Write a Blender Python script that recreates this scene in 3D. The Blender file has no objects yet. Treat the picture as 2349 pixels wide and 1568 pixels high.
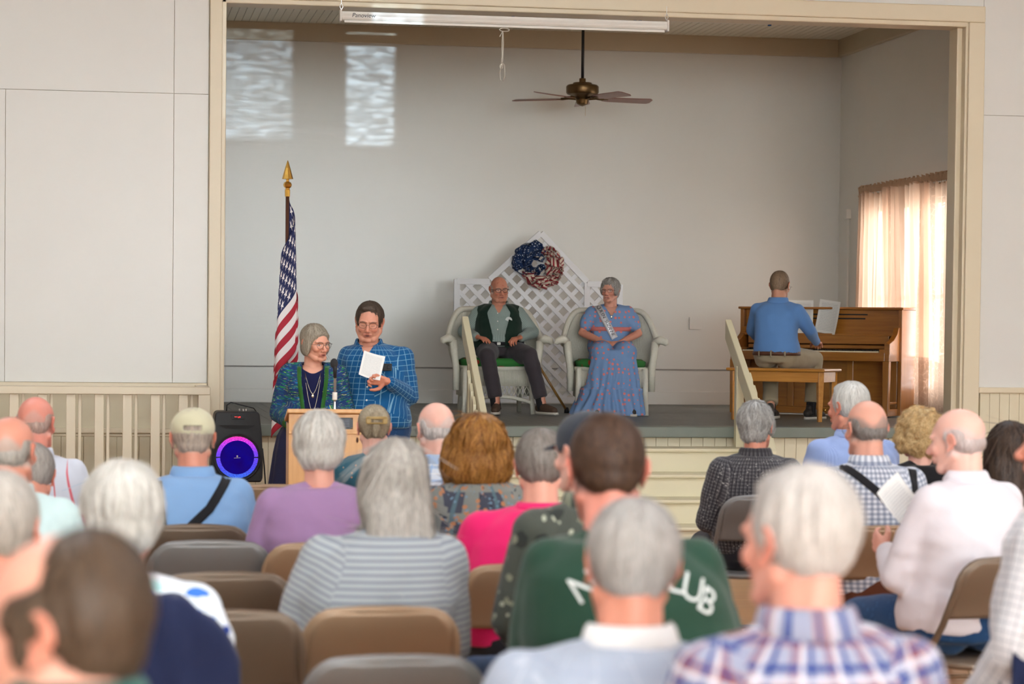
import bpy, bmesh, math, random
import numpy as np
from mathutils import Vector, Matrix, Euler, noise
from mathutils.bvhtree import BVHTree
random.seed(7); np.random.seed(7)
PI = math.pi
C = bpy.context.scene.collection
scn = bpy.context.scene
# ------------------------------------------------------------------ camera
FP = 5550.0; YAW = math.radians(9.5); PITCH = 0.035; ROLL = 0.011; CZ = 1.58
PPX = 1174.5; PPY = 748.6 + FP*math.tan(PITCH)
cF = Vector((math.sin(YAW)*math.cos(PITCH), math.cos(YAW)*math.cos(PITCH), -math.sin(PITCH)))
cR0 = Vector((math.cos(YAW), -math.sin(YAW), 0)); cU0 = cR0.cross(cF)
cR = cR0*math.cos(ROLL) + cU0*math.sin(ROLL)
cU = cU0*math.cos(ROLL) - cR0*math.sin(ROLL)
CAM = Vector((0, 0, CZ))
cam_d = bpy.data.cameras.new('camera'); cam = bpy.data.objects.new('camera', cam_d); C.objects.link(cam)
M = Matrix.Identity(4)
for i in range(3):
    M[i][0] = cR[i]; M[i][1] = cU[i]; M[i][2] = -cF[i]; M[i][3] = CAM[i]
cam.matrix_world = M
cam_d.sensor_width = 36; cam_d.lens = FP*36/2349
cam_d.shift_y = (PPY-784)/2349
cam_d.clip_start = .1; cam_d.clip_end = 200
cam_d.dof.use_dof = True; cam_d.dof.focus_distance = 17.2; cam_d.dof.aperture_fstop = 3.8
scn.camera = cam
scn.cycles.caustics_reflective = False; scn.cycles.caustics_refractive = False; scn.cycles.adaptive_threshold = .02
def ray(u, v):
    return cF + cR*((u-PPX)/FP) + cU*((PPY-v)/FP)
def at_d(u, v, d): return CAM + ray(u, v)*d
def at_y(u, v, Y): r = ray(u, v); return CAM + r*(Y/r.y)
def at_x(u, v, X): r = ray(u, v); return CAM + r*(X/r.x)
def at_z(u, v, z): r = ray(u, v); return CAM + r*((z-CZ)/r.z)
def place(u, d, z):
    """ground position of a thing whose point at height z stands in column u at depth d"""
    v = 748.6 + (CZ-z)*FP/d
    for _ in range(4):
        p = at_d(u, v, d); v += (p.z-z)*FP/d
    return at_d(u, v, d)
# ------------------------------------------------------------------ world, light, exposure
def lin(c):
    return tuple((x/12.92 if x <= .04045 else ((x+.055)/1.055)**2.4) for x in [k/255 for k in c])
world = bpy.data.worlds.new('world'); scn.world = world; world.use_nodes = True
world.node_tree.nodes['Background'].inputs[0].default_value = (.82, .9, 1, 1)
world.node_tree.nodes['Background'].inputs[1].default_value = 1.5
scn.view_settings.view_transform = 'Standard'; scn.view_settings.look = 'None'
scn.view_settings.gamma = 1; scn.view_settings.use_curve_mapping = False
scn.view_settings.exposure = 0.40
def area(name, loc, rot, sx, sy, power, col=(1, 1, 1)):
    l = bpy.data.lights.new(name, 'AREA'); l.shape = 'RECTANGLE'; l.size = sx; l.size_y = sy
    l.energy = power; l.color = col
    o = bpy.data.objects.new(name, l); C.objects.link(o); o.location = loc; o.rotation_euler = rot
    return o
WARM = (.85, .95, 1.05)
for (x, y, e) in [(-1.2, -8, 130), (4.2, -8, 130), (-1.2, -2, 130), (4.2, -2, 130), (9, -2, 100), (-1.2, 5, 110), (4.2, 5, 110), (9, 5, 100), (-1.2, 12, 75), (3.8, 12, 75), (9, 12, 75)]:
    area('ceiling_lamp', (x, y, 5.05), (0, 0, 0), 2.4, 1.2, e, WARM)
# added rear fill, unseen, to light the stage; daylight outside the stage window
area('rear_hall_fill', (3.2, -11.5, 2.9), (math.radians(-86), 0, 0), 10.0, 3.0, 2200, (.85, .96, 1.05))
g_ = bpy.data.lights.new('rippled_streak_spot', 'SPOT'); g_.energy = 19000; g_.spot_size = math.radians(16); g_.spot_blend = .3; g_.shadow_soft_size = .02; g_.color = (.62, .82, 1)
go = bpy.data.objects.new('rippled_streak_spot', g_); C.objects.link(go); go.location = (.6, -3.4, 2.0)  # unseen spot added to throw drawn streaks on the stage back wall
_t = at_y(700, 205, 23.1); go.rotation_euler = (_t-go.location).to_track_quat('-Z', 'Y').to_euler(); GOBO = (g_, go)
area('stage_window_daylight', (8.1, 20.7, 1.95), (0, math.radians(90), 0), 2.6, 3.2, 185, (.95, .98, 1))
def gobo():
    """draws two rippled-glass light streaks into the strength of the unseen spot"""
    l, o = GOBO; l.use_nodes = True; t = l.node_tree; em = t.nodes['Emission']
    geo = t.nodes.new('ShaderNodeTexCoord'); sp = t.nodes.new('ShaderNodeSeparateXYZ'); t.links.new(geo.outputs['Normal'], sp.inputs[0])
    def m(op, a, b=None, c=None):
        n = t.nodes.new('ShaderNodeMath'); n.operation = op
        for i, v in enumerate((a, b, c)):
            if v is None: continue
            if isinstance(v, (int, float)): n.inputs[i].default_value = v
            else: t.links.new(v, n.inputs[i])
        return n.outputs[0]
    x = m('DIVIDE', sp.outputs[0], sp.outputs[2]); y = m('DIVIDE', sp.outputs[1], sp.outputs[2])
    inv = o.matrix_basis.inverted() if False else (Matrix.Translation(o.location) @ o.rotation_euler.to_matrix().to_4x4()).inverted()
    def tc(u, v): q = inv @ at_y(u, v, 23.1); return q.x/q.z, q.y/q.z
    def smooth(v, a, b):
        n = t.nodes.new('ShaderNodeMapRange'); n.interpolation_type = 'SMOOTHSTEP'; t.links.new(v, n.inputs[0]); n.inputs[1].default_value = a; n.inputs[2].default_value = b; return n.outputs[0]
    def band(v, a, b, f): 
        lo, hi = min(a, b), max(a, b); return m('MULTIPLY', smooth(v, lo-f, lo+f), m('SUBTRACT', 1, smooth(v, hi-f, hi+f)))
    tot = None
    for (u0, u1, v0, v1, w) in ((797, 902, 60, 335, 1.0), (470, 668, 60, 318, .5)):
        a = tc(u0, v0); b = tc(u1, v1); q = m('MULTIPLY', m('MULTIPLY', band(x, a[0], b[0], .0012), band(y, a[1], b[1], .0012)), w)
        tot = q if tot is None else m('ADD', tot, q)
    nz = t.nodes.new('ShaderNodeTexNoise'); cb = t.nodes.new('ShaderNodeCombineXYZ')
    t.links.new(m('MULTIPLY', x, 170.), cb.inputs[0]); t.links.new(m('MULTIPLY', y, 950.), cb.inputs[1]); t.links.new(cb.outputs[0], nz.inputs['Vector']); nz.inputs['Scale'].default_value = 1; nz.inputs['Detail'].default_value = 3; nz.inputs['Distortion'].default_value = .6
    st = m('MULTIPLY', tot, m('MULTIPLY_ADD', smooth(nz.outputs[0], .42, .72), 1.0, .22)); t.links.new(st, em.inputs['Strength'])
gobo()
# ------------------------------------------------------------------ materials
MATS = {}
class NT:
    def __init__(s, name):
        m = bpy.data.materials.new(name); m.use_nodes = True; s.m = m; s.t = m.node_tree
        s.t.nodes.clear(); s.out = s.t.nodes.new('ShaderNodeOutputMaterial')
        s.b = s.t.nodes.new('ShaderNodeBsdfPrincipled'); s.t.links.new(s.b.outputs[0], s.out.inputs[0])
    def n(s, typ, **k):
        nd = s.t.nodes.new(typ)
        for a, b in k.items(): setattr(nd, a, b)
        return nd
    def link(s, a, b): s.t.links.new(a, b)
    def val(s, inp, v):
        if hasattr(v, 'is_output') or isinstance(v, bpy.types.NodeSocket): s.link(v, inp)
        else: inp.default_value = v
    def math(s, op, a, b=None, c=None):
        nd = s.n('ShaderNodeMath', operation=op); s.val(nd.inputs[0], a)
        if b is not None: s.val(nd.inputs[1], b)
        if c is not None: s.val(nd.inputs[2], c)
        return nd.outputs[0]
    def mix(s, f, a, b):
        nd = s.n('ShaderNodeMix', data_type='RGBA'); s.val(nd.inputs[0], f)
        s.val(nd.inputs[6], a if not isinstance(a, tuple) else (*a[:3], 1)); s.val(nd.inputs[7], b if not isinstance(b, tuple) else (*b[:3], 1))
        return nd.outputs[2]
    def coord(s, kind='Object'): return s.n('ShaderNodeTexCoord').outputs[kind]
    def mapping(s, vec, scale=(1, 1, 1), loc=(0, 0, 0), rot=(0, 0, 0)):
        nd = s.n('ShaderNodeMapping'); s.link(vec, nd.inputs[0]); nd.inputs['Scale'].default_value = scale
        nd.inputs['Location'].default_value = loc; nd.inputs['Rotation'].default_value = rot
        return nd.outputs[0]
    def noise(s, vec, scale=5, detail=3, rough=.5):
        nd = s.n('ShaderNodeTexNoise'); s.link(vec, nd.inputs['Vector']); nd.inputs['Scale'].default_value = scale
        nd.inputs['Detail'].default_value = detail; nd.inputs['Roughness'].default_value = rough
        return nd.outputs[0]
    def ramp(s, f, a, b):
        nd = s.n('ShaderNodeMapRange'); s.link(f, nd.inputs[0]); nd.inputs[1].default_value = a; nd.inputs[2].default_value = b
        return nd.outputs[0]
    def bump(s, h, strength=.2, dist=.01):
        nd = s.n('ShaderNodeBump'); s.link(h, nd.inputs['Height']); nd.inputs['Strength'].default_value = strength
        nd.inputs['Distance'].default_value = dist; s.link(nd.outputs[0], s.b.inputs['Normal'])
    def col(s, v): s.val(s.b.inputs['Base Color'], v if not isinstance(v, tuple) else (*v[:3], 1))
def paint(name, rgb, rough=.5, var=.06, scale=6, bump=0, bscale=60, metal=0, spec=.5, coat=0):
    if name in MATS: return MATS[name]
    t = NT(name); c = lin(rgb); co = t.coord()
    f = t.noise(co, scale, 4)
    t.col(t.mix(f, tuple(x*(1-var) for x in c), tuple(min(1, x*(1+var)) for x in c)))
    t.b.inputs['Roughness'].default_value = rough; t.b.inputs['Metallic'].default_value = metal
    t.b.inputs['Specular IOR Level'].default_value = spec; t.b.inputs['Coat Weight'].default_value = coat
    if bump: t.bump(t.noise(co, bscale, 4), bump, .004)
    MATS[name] = t.m; return t.m
def wood(name, rgb, rgb2, axis=0, rough=.35, scale=1.0, coat=.15):
    if name in MATS: return MATS[name]
    t = NT(name); co = t.coord(); sc = [14*scale]*3; sc[axis] = .9*scale
    inf = t.n('ShaderNodeObjectInfo').outputs['Random']
    v = t.n('ShaderNodeVectorMath', operation='ADD'); t.link(t.mapping(co, tuple(sc)), v.inputs[0])
    cb = t.n('ShaderNodeCombineXYZ'); t.link(t.math('MULTIPLY', inf, 37.), cb.inputs[0]); t.link(t.math('MULTIPLY', inf, 11.), cb.inputs[2]); t.link(cb.outputs[0], v.inputs[1])
    f = t.noise(v.outputs[0], 3, 6, .6); f2 = t.ramp(f, .3, .7)
    c = t.mix(f2, lin(rgb), lin(rgb2))
    t.col(t.mix(t.math('MULTIPLY', inf, .25), c, tuple(x*.75 for x in lin(rgb))))
    t.b.inputs['Roughness'].default_value = rough; t.b.inputs['Coat Weight'].default_value = coat; t.b.inputs['Coat Roughness'].default_value = .25
    t.bump(f, .08, .002); MATS[name] = t.m; return t.m
def emit(name, rgb, strength):
    if name in MATS: return MATS[name]
    t = NT(name); t.col(lin(rgb)); t.b.inputs['Emission Color'].default_value = (*lin(rgb), 1); t.b.inputs['Emission Strength'].default_value = strength
    MATS[name] = t.m; return t.m
def attr_mat(name, rough=.5, sub=0, bump=0, bscale=80, spec=.5, sheen=0, aniso=False):
    if name in MATS: return MATS[name]
    t = NT(name); a = t.n('ShaderNodeAttribute', attribute_name='col')
    co = t.coord(); f = t.noise(co, 30, 4)
    hs = t.n('ShaderNodeHueSaturation'); t.link(a.outputs['Color'], hs.inputs['Color']); t.link(t.math('MULTIPLY_ADD', f, .16, .92), hs.inputs['Value'])
    t.link(hs.outputs[0], t.b.inputs['Base Color']); t.b.inputs['Roughness'].default_value = rough
    t.b.inputs['Specular IOR Level'].default_value = spec
    if sub:
        t.b.inputs['Subsurface Weight'].default_value = sub; t.b.inputs['Subsurface Radius'].default_value = (.012, .005, .003)
        t.b.inputs['Subsurface Scale'].default_value = 1.0
    if sheen: t.b.inputs['Sheen Weight'].default_value = sheen
    if bump: t.bump(t.noise(co, bscale, 5), bump, .003)
    MATS[name] = t.m; return t.m
def cloth(name, rgb, layers=(), blotch=(), rough=.85, weave=900, var=.08, sheen=.15, wave=None):
    """cloth from the garment's own UVs in metres; layers (axis, period, offset, width, rgb, alpha); blotch (scale, threshold, rgb, seed)"""
    if name in MATS: return MATS[name]
    t = NT(name); uv = t.n('ShaderNodeUVMap', uv_map='UVMap').outputs[0]
    sp = t.n('ShaderNodeSeparateXYZ'); t.link(uv, sp.inputs[0])
    base = lin(rgb); f = t.noise(uv, 7, 4)
    c = t.mix(f, tuple(x*(1-var) for x in base), tuple(min(1, x*(1+var)) for x in base))
    for (ax, per, off, wid, col, al) in layers:
        def stp(s): return t.math('LESS_THAN', t.math('FRACT', t.math('MULTIPLY_ADD', s, 1/per, off+100)), wid)
        if ax == 'x': st = t.math('MULTIPLY', t.math('MULTIPLY', stp(sp.outputs[0]), stp(sp.outputs[1])), al)
        else: st = t.math('MULTIPLY', stp(sp.outputs[0 if ax == 'u' else 1]), al)
        c = t.mix(st, c, lin(col))
    for (scale, th, col, seed) in blotch:
        vo = t.n('ShaderNodeTexVoronoi'); t.link(t.mapping(uv, (1, 1, 1), (seed, seed*.7, 0)), vo.inputs['Vector']); vo.inputs['Scale'].default_value = scale
        d = vo.outputs['Distance']; nz = t.math('MULTIPLY_ADD', t.noise(uv, scale*2.2, 2), .35, -.17)
        st = t.math('LESS_THAN', t.math('ADD', d, nz), th)
        c = t.mix(st, c, lin(col))
    t.col(c); t.b.inputs['Roughness'].default_value = rough; t.b.inputs['Sheen Weight'].default_value = sheen
    t.b.inputs['Specular IOR Level'].default_value = .25
    t.bump(t.math('ADD', t.noise(uv, 40, 4), t.math('MULTIPLY', t.noise(uv, weave, 1), .3)), .25, .006)
    MATS[name] = t.m; return t.m
# ------------------------------------------------------------------ mesh builder
class MB:
    def __init__(s): s.v = []; s.f = []; s.mi = []; s.m = 0
    def add(s, verts, faces, T=None, m=None):
        k = len(s.v)
        if T is not None: verts = [T @ Vector(p) for p in verts]
        s.v += [tuple(p) for p in verts]; s.f += [tuple(i+k for i in f) for f in faces]; s.mi += [s.m if m is None else m]*len(faces)
        return s
    def box(s, x0, x1, y0, y1, z0, z1, T=None, m=None):
        v = [(x, y, z) for x in (x0, x1) for y in (y0, y1) for z in (z0, z1)]
        return s.add(v, [(0, 1, 3, 2), (4, 6, 7, 5), (0, 4, 5, 1), (2, 3, 7, 6), (0, 2, 6, 4), (1, 5, 7, 3)], T, m)
    def tube(s, pts, r, n=8, T=None, m=None, caps=True, closed=False, flat=1.0, up=None):
        P = [Vector(p) for p in pts]; R = r if hasattr(r, '__len__') else [r]*len(P)
        vs = []; fs = []; prev = None
        L = len(P)
        for i, p in enumerate(P):
            if closed: d = P[(i+1) % L]-P[i-1]
            else: d = P[min(i+1, L-1)]-P[max(i-1, 0)]
            d = d.normalized() if d.length > 1e-9 else Vector((0, 0, 1))
            if prev is None:
                a = Vector(up) if up else (Vector((0, 0, 1)) if abs(d.z) < .9 else Vector((1, 0, 0)))
                x = a - d*a.dot(d); x.normalize()
            else:
                x = prev - d*prev.dot(d)
                x = x.normalized() if x.length > 1e-6 else prev
            prev = x; y = d.cross(x)
            for k in range(n):
                a = 2*PI*k/n; vs.append(p + x*(math.cos(a)*R[i]) + y*(math.sin(a)*R[i]*flat))
        for i in range(L-1 if not closed else L):
            for k in range(n):
                a = i*n+k; b = i*n+(k+1) % n; c = ((i+1) % L)*n
                fs.append((a, b, c+(k+1) % n, c+k))
        if caps and not closed:
            fs.append(tuple(range(n-1, -1, -1))); fs.append(tuple((L-1)*n+k for k in range(n)))
        return s.add(vs, fs, T, m)
    def ell(s, c, r, T=None, m=None, nu=16, nv=10, R=None):
        c = Vector(c); r = r if hasattr(r, '__len__') else (r, r, r)
        vs = []; fs = []
        Rm = R if R is not None else Matrix.Identity(3)
        for j in range(1, nv):
            th = PI*j/nv
            for i in range(nu):
                a = 2*PI*i/nu
                vs.append(c + Rm @ Vector((r[0]*math.sin(th)*math.cos(a), r[1]*math.sin(th)*math.sin(a), r[2]*math.cos(th))))
        t = len(vs); vs.append(c + Rm @ Vector((0, 0, r[2]))); vs.append(c + Rm @ Vector((0, 0, -r[2])))
        for j in range(nv-2):
            for i in range(nu):
                a = j*nu+i; b = j*nu+(i+1) % nu; fs.append((a, a+nu, b+nu, b))
        for i in range(nu):
            fs.append((t, i, (i+1) % nu)); a = (nv-2)*nu; fs.append((t+1, a+(i+1) % nu, a+i))
        return s.add(vs, fs, T, m)
    def limb(s, pts, rs, T=None, n=14, m=None):
        """rounded chain: a tapered tube with a sphere at every joint"""
        P = [Vector(p) for p in pts]
        for p, r in zip(P, rs): s.ell(p, r*.998, T, m, n, 8)
        for i in range(len(P)-1):
            if (P[i+1]-P[i]).length > 1e-5: s.tube([P[i], P[i+1]], [rs[i], rs[i+1]], n, T, m)
        return s
    def loft(s, rings, T=None, m=None, n=24, cap=True, p=2.0):
        """rings (cx, cy, cz, rx, ry)"""
        vs = []; fs = []
        for (cx, cy, cz, rx, ry) in rings:
            for k in range(n):
                a = 2*PI*k/n; ca, sa = math.cos(a), math.sin(a)
                vs.append((cx+rx*math.copysign(abs(ca)**(2/p), ca), cy+ry*math.copysign(abs(sa)**(2/p), sa), cz))
        for i in range(len(rings)-1):
            for k in range(n):
                a = i*n+k; b = i*n+(k+1) % n; fs.append((a, b, b+n, a+n))
        if cap: fs.append(tuple(range(n-1, -1, -1))); fs.append(tuple((len(rings)-1)*n+k for k in range(n)))
        return s.add(vs, fs, T, m)
    def prism(s, poly, axis, a, b, T=None, m=None):
        n = len(poly)
        def mk(p, h):
            if axis == 'y': return (p[0], h, p[1])
            if axis == 'x': return (h, p[0], p[1])
            return (p[0], p[1], h)
        vs = [mk(p, a) for p in poly]+[mk(p, b) for p in poly]
        fs = [tuple(range(n)), tuple(range(2*n-1, n-1, -1))]+[(i, i+n, (i+1) % n+n, (i+1) % n) for i in range(n)]
        return s.add(vs, fs, T, m)
    def lathe(s, prof, T=None, m=None, n=24):
        vs = []; fs = []
        for (r, z) in prof:
            for k in range(n): vs.append((r*math.cos(2*PI*k/n), r*math.sin(2*PI*k/n), z))
        for i in range(len(prof)-1):
            for k in range(n):
                a = i*n+k; b = i*n+(k+1) % n; fs.append((a, b, b+n, a+n))
        return s.add(vs, fs, T, m)
    def mesh(s, name='m'):
        me = bpy.data.meshes.new(name); me.from_pydata(s.v, [], s.f); me.update()
        return me
    def build(s, name, mats, parent=None, smooth=False, bevel=0, loc=None, rot=None, recalc=True, solid=0):
        me = s.mesh(name)
        mats = mats if isinstance(mats, (list, tuple)) else [mats]
        for m in mats: me.materials.append(m)
        if len(mats) > 1: me.polygons.foreach_set('material_index', s.mi)
        if recalc:
            bm = bmesh.new(); bm.from_mesh(me); bmesh.ops.recalc_face_normals(bm, faces=bm.faces); bm.to_mesh(me); bm.free()
        if smooth: me.polygons.foreach_set('use_smooth', [True]*len(me.polygons))
        return obj(name, me, parent, bevel, loc, rot, solid)
def obj(name, me, parent=None, bevel=0, loc=None, rot=None, solid=0):
    o = bpy.data.objects.new(name, me); C.objects.link(o)
    if parent is not None: o.parent = parent
    if loc is not None: o.location = loc
    if rot is not None: o.rotation_euler = rot
    if solid:
        q = o.modifiers.new('solid', 'SOLIDIFY'); q.thickness = solid; q.offset = 0
    if bevel:
        q = o.modifiers.new('bevel', 'BEVEL'); q.width = bevel; q.segments = 2; q.limit_method = 'ANGLE'; q.angle_limit = .6
    return o
def tag(o, label=None, cat=None, group=None, kind=None):
    if label: o['label'] = label
    if cat: o['category'] = cat
    if group: o['group'] = group
    if kind: o['kind'] = kind
    return o
def empty(name, loc, rz=0, label=None, cat=None, group=None, kind=None):
    o = bpy.data.objects.new(name, None); C.objects.link(o); o.location = loc; o.rotation_euler = (0, 0, rz)
    return tag(o, label, cat, group, kind)
def kids(o): return [c for c in ALLK.get(o.name, [])]
def copy_tree(o, parent=None):
    c = o.copy(); C.objects.link(c)
    if parent is not None: c.parent = parent
    for ch in o.children: copy_tree(ch, c)
    return c
def inst(src, loc, parent=None, rot=None):
    c = src.copy(); C.objects.link(c); c.location = loc
    if parent is not None: c.parent = parent
    if rot is not None: c.rotation_euler = rot
    return c
def remesh(mb, voxel, smooth=4, fac=.5):
    me = mb.mesh(); o = bpy.data.objects.new('tmp', me); TMPC.objects.link(o)
    q = o.modifiers.new('r', 'REMESH'); q.mode = 'VOXEL'; q.voxel_size = voxel
    if smooth:
        q = o.modifiers.new('s', 'SMOOTH'); q.factor = fac; q.iterations = smooth
    TMPV.update()
    dg = TMPV.depsgraph; dg.update()
    m2 = bpy.data.meshes.new_from_object(o.evaluated_get(dg)); 
    bpy.data.objects.remove(o); bpy.data.meshes.remove(me)
    V = np.empty(len(m2.vertices)*3); m2.vertices.foreach_get('co', V); V = V.reshape(-1, 3)
    nq = len(m2.polygons); L = np.empty(len(m2.loops), dtype=np.int64); m2.loops.foreach_get('vertex_index', L)
    F = L.reshape(nq, 4) if len(L) == nq*4 else np.array([list(p.vertices)+([p.vertices[-1]] if len(p.vertices) == 3 else []) for p in m2.polygons])
    N = np.empty(len(V)*3); m2.vertices.foreach_get('normal', N); N = N.reshape(-1, 3)
    bpy.data.meshes.remove(m2)
    return V, F, N
TMPS = bpy.data.scenes.new('scratch'); TMPC = TMPS.collection; TMPV = TMPS.view_layers[0]
def mesh_from(V, F, name, mat, col=None, uv=None, smooth=True):
    me = bpy.data.meshes.new(name)
    nv, nf = len(V), len(F); k = F.shape[1]
    me.vertices.add(nv); me.vertices.foreach_set('co', np.asarray(V, dtype=np.float32).ravel())
    me.loops.add(nf*k); me.loops.foreach_set('vertex_index', F.astype(np.int32).ravel())
    me.polygons.add(nf); me.polygons.foreach_set('loop_start', np.arange(0, nf*k, k, dtype=np.int32))
    me.polygons.foreach_set('use_smooth', np.full(nf, smooth))
    me.materials.append(mat); me.update(calc_edges=True); me.validate()
    if col is not None:
        a = me.attributes.new('col', 'FLOAT_COLOR', 'POINT'); c4 = np.ones((nv, 4), dtype=np.float32); c4[:, :3] = col; a.data.foreach_set('color', c4.ravel())
    if uv is not None:
        l = me.uv_layers.new(name='UVMap'); l.data.foreach_set('uv', uv.astype(np.float32).ravel())
    return me
def ss(x, a, b):
    t = np.clip((x-a)/(b-a), 0, 1); return t*t*(3-2*t)
# ================================================================== setting
YL = 18.0            # front lip of the stage
YW = 17.9            # hall face of the proscenium wall
YB = 23.1            # back wall of the stage
SZ = .833            # stage floor
XR = 7.12            # right wall of the stage
XL = .25             # left wall of the stage
TOP = 3.955
JL, JR = .81, 6.52   # opening
WHITE = paint('white_wall_paint', (230, 227, 220), .32, .02, 2, .05, 25)
STW = None
def stage_wall_mat():
    t = NT('stage_wall_paint'); co = t.coord('Object')
    f = t.noise(co, 1.3, 3)
    t.col(t.mix(f, lin((218, 216, 210)), lin((226, 223, 216))))
    t.b.inputs['Roughness'].default_value = .24; t.b.inputs['Specular IOR Level'].default_value = .5
    t.bump(t.noise(t.mapping(co, (1.2, 1, 9)), 3, 4), .05, .02)
    return t.m
STW = stage_wall_mat()
CREAM = paint('cream_paint', (226, 214, 184), .4, .03, 3, .04, 40)
TRIMC = paint('cream_trim_paint', (228, 213, 184), .35, .02, 3)
STAGEG = paint('grey_green_stage_paint', (104, 106, 99), .45, .12, 5, .1, 30)
LIPG = paint('grey_green_lip_paint', (116, 122, 112), .4, .1, 9, .1, 30)
CEILC = paint('stage_ceiling_paint', (230, 222, 202), .5, .06, 3)
CEILT = paint('stage_ceiling_trim_paint', (196, 180, 152), .45, .04, 3)
DARKGAP = paint('dark_gap', (60, 52, 40), .8)
def struct(name, mb_or_mats, mats=None, bevel=0, parent=None, **k):
    o = mb_or_mats.build(name, mats, parent, bevel=bevel, **k)
    if parent is None: o['kind'] = 'structure'
    return o
def wall_root(name):
    return empty(name, (0, 0, 0), kind='structure')
# --- hall floor: boards running across the hall
FLW = wood('orange_floor_wood', (160, 104, 62), (186, 130, 82), 0, .35, 1.2, .2)
fl = struct('floor', MB().box(-4.6, 11.6, -12, 18.6, -.12, -.022), DARKGAP)
bm_ = MB().box(-8.05, 8.05, -.043, .043, -.02, 0)
b0 = bm_.build('floorboard', FLW, fl, bevel=.002, loc=(3.5, 2.2, 0))
for i in range(1, 182): inst(b0, (3.5, 2.2+i*.087, 0), fl)
MB().box(-4.6, 11.6, -12, 2.155, -.02, 0).build('floor_covering', FLW, fl)
# --- hall side and rear walls, ceiling (behind and beside the view)
w = wall_root('wall_hall_left'); MB().box(-4.7, -4.6, -12, 18, 0, 5.2).build('wall_sheet', WHITE, w)
w = wall_root('wall_hall_right'); MB().box(11.6, 11.7, -12, 18, 0, 5.2).build('wall_sheet', WHITE, w)
w = wall_root('wall_hall_rear'); MB().box(-4.7, 11.7, -12.1, -12, 0, 5.2).build('wall_sheet', WHITE, w)
w = wall_root('ceiling'); MB().box(-4.7, 11.7, -12.1, 18.1, 5.2, 5.3).build('ceiling_sheet', WHITE, w)
# --- front wall of the hall, in sheets with fine joints
w = wall_root('wall_front')
def sheet(x0, x1, z0, z1, g=.0012): return MB().box(x0+g, x1-g, YW, YW+.02, z0+g, z1-g).build('wall_panel', WHITE, w, bevel=.0015)
def XW(u, v=400): return at_y(u, v, YW).x
def ZW(u, v): return at_y(u, v, YW).z
xa, xb = XW(12), XW(398); zj = ZW(200, 209)
JO = JL-.09
for (x0, x1, z0, z1) in [(-4.6, xa, 1.14, zj), (xa, xb, 1.14, zj), (xb, JO, 1.14, zj), (-4.6, xb, zj, 5.2), (xb, JO, zj, 5.2)]: sheet(x0, x1, z0, z1)
zr = ZW(2300, 265); JRO = JR+.13
sheet(JRO, 11.6, 1.14, zr); sheet(JRO, 11.6, zr, 5.2); sheet(JO, 3.9, TOP+.125, 5.2); sheet(3.9, JRO, TOP+.125, 5.2)
MB().box(-4.6, JL, YW+.02, YW+.2, 0, 5.2).box(JR, 11.6, YW+.02, YW+.2, 0, 5.2).box(JL, JR, YW+.02, YW+.2, TOP, 5.2).build('wall_core', CREAM, w)
# wainscot: beadboard strips
wc = wall_root('wall_front_wainscot')
x = JRO+.02; src = MB().box(0, .0785, YW-.012, YW+.1, .12, 1.12).build('beadboard', CREAM, wc, bevel=.0035, loc=(x, 0, 0))
for i in range(1, 60): inst(src, (x+i*.08, 0, 0), wc)
z_ = ZW(300, 987)
src = MB().box(0, .0785, YW-.012, YW+.1, .05, z_-.02).build('beadboard', CREAM, wc, bevel=.0035, loc=(JO-.09, 0, 0))
for i in range(1, 52): inst(src, (JO-.09-i*.08, 0, 0), wc)
MB().box(-4.6, JO, YW-.006, YW+.1, z_+.01, 1.11).build('wall_panel', CREAM, wc, bevel=.004)
struct('trim_1', MB().box(-4.6, JO, YW-.035, YW+.02, z_-.02, z_+.018).box(-4.6, JO, YW-.02, YW+.02, z_-.045, z_-.02), TRIMC, .008)
struct('trim_2', MB().box(-4.6, JO, YW-.05, YW+.02, 1.108, 1.14), TRIMC, .006)
struct('trim_3', MB().box(JRO, 11.6, YW-.035, YW+.02, 1.105, 1.15), TRIMC, .008)
struct('baseboard_front', MB().box(JRO, 11.6, YW-.03, YW+.02, 0, .14), TRIMC, .006)
# proscenium casing
struct('trim_4', MB().box(JL-.085, JL+.005, YW-.045, YW+.16, 0, TOP+.0).box(JL-.0, JL+.035, YW-.02, YW+.22, SZ, TOP), TRIMC, .006)
struct('trim_5', MB().box(JR, JR+.13, YW-.045, YW+.16, 0, TOP+.0).box(JR-.06, JR+.02, YW+.06, YW+.24, SZ, TOP).box(JR-.02, JR+.04, YW-.02, YW+.1, SZ, TOP), TRIMC, .008)
struct('trim_6', MB().box(JL-.085, JR+.13, YW-.045, YW+.16, TOP, TOP+.125).box(JL, JR, YW-.02, YW+.22, TOP-.035, TOP+.01), TRIMC, .008)
# --- stage shell
sf = struct('floor_stage', MB().box(XL, XR, YL+.02, YB+.1, SZ-.12, SZ-.018), DARKGAP)
src = MB().box(-.044, .044, YL+.12, YB, SZ-.018, SZ).build('stage_board', STAGEG, sf, bevel=.002, loc=(XL+.045, 0, 0))
for i in range(1, 76): inst(src, (XL+.045+i*.09, 0, 0), sf)
# lip board and apron
struct('trim_7', MB().box(JL-.02, JR+.1, YL-.10, YL+.12, SZ-.082, SZ+.001), LIPG, .008)
ap = wall_root('wall_stage_apron')
src = MB().box(0, .0905, YL-.03, YL+.05, .02, SZ-.08).build('beadboard', CREAM, ap, bevel=.0035, loc=(JL, 0, 0))
for i in range(1, 63): inst(src, (JL+i*.092, 0, 0), ap)
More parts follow.
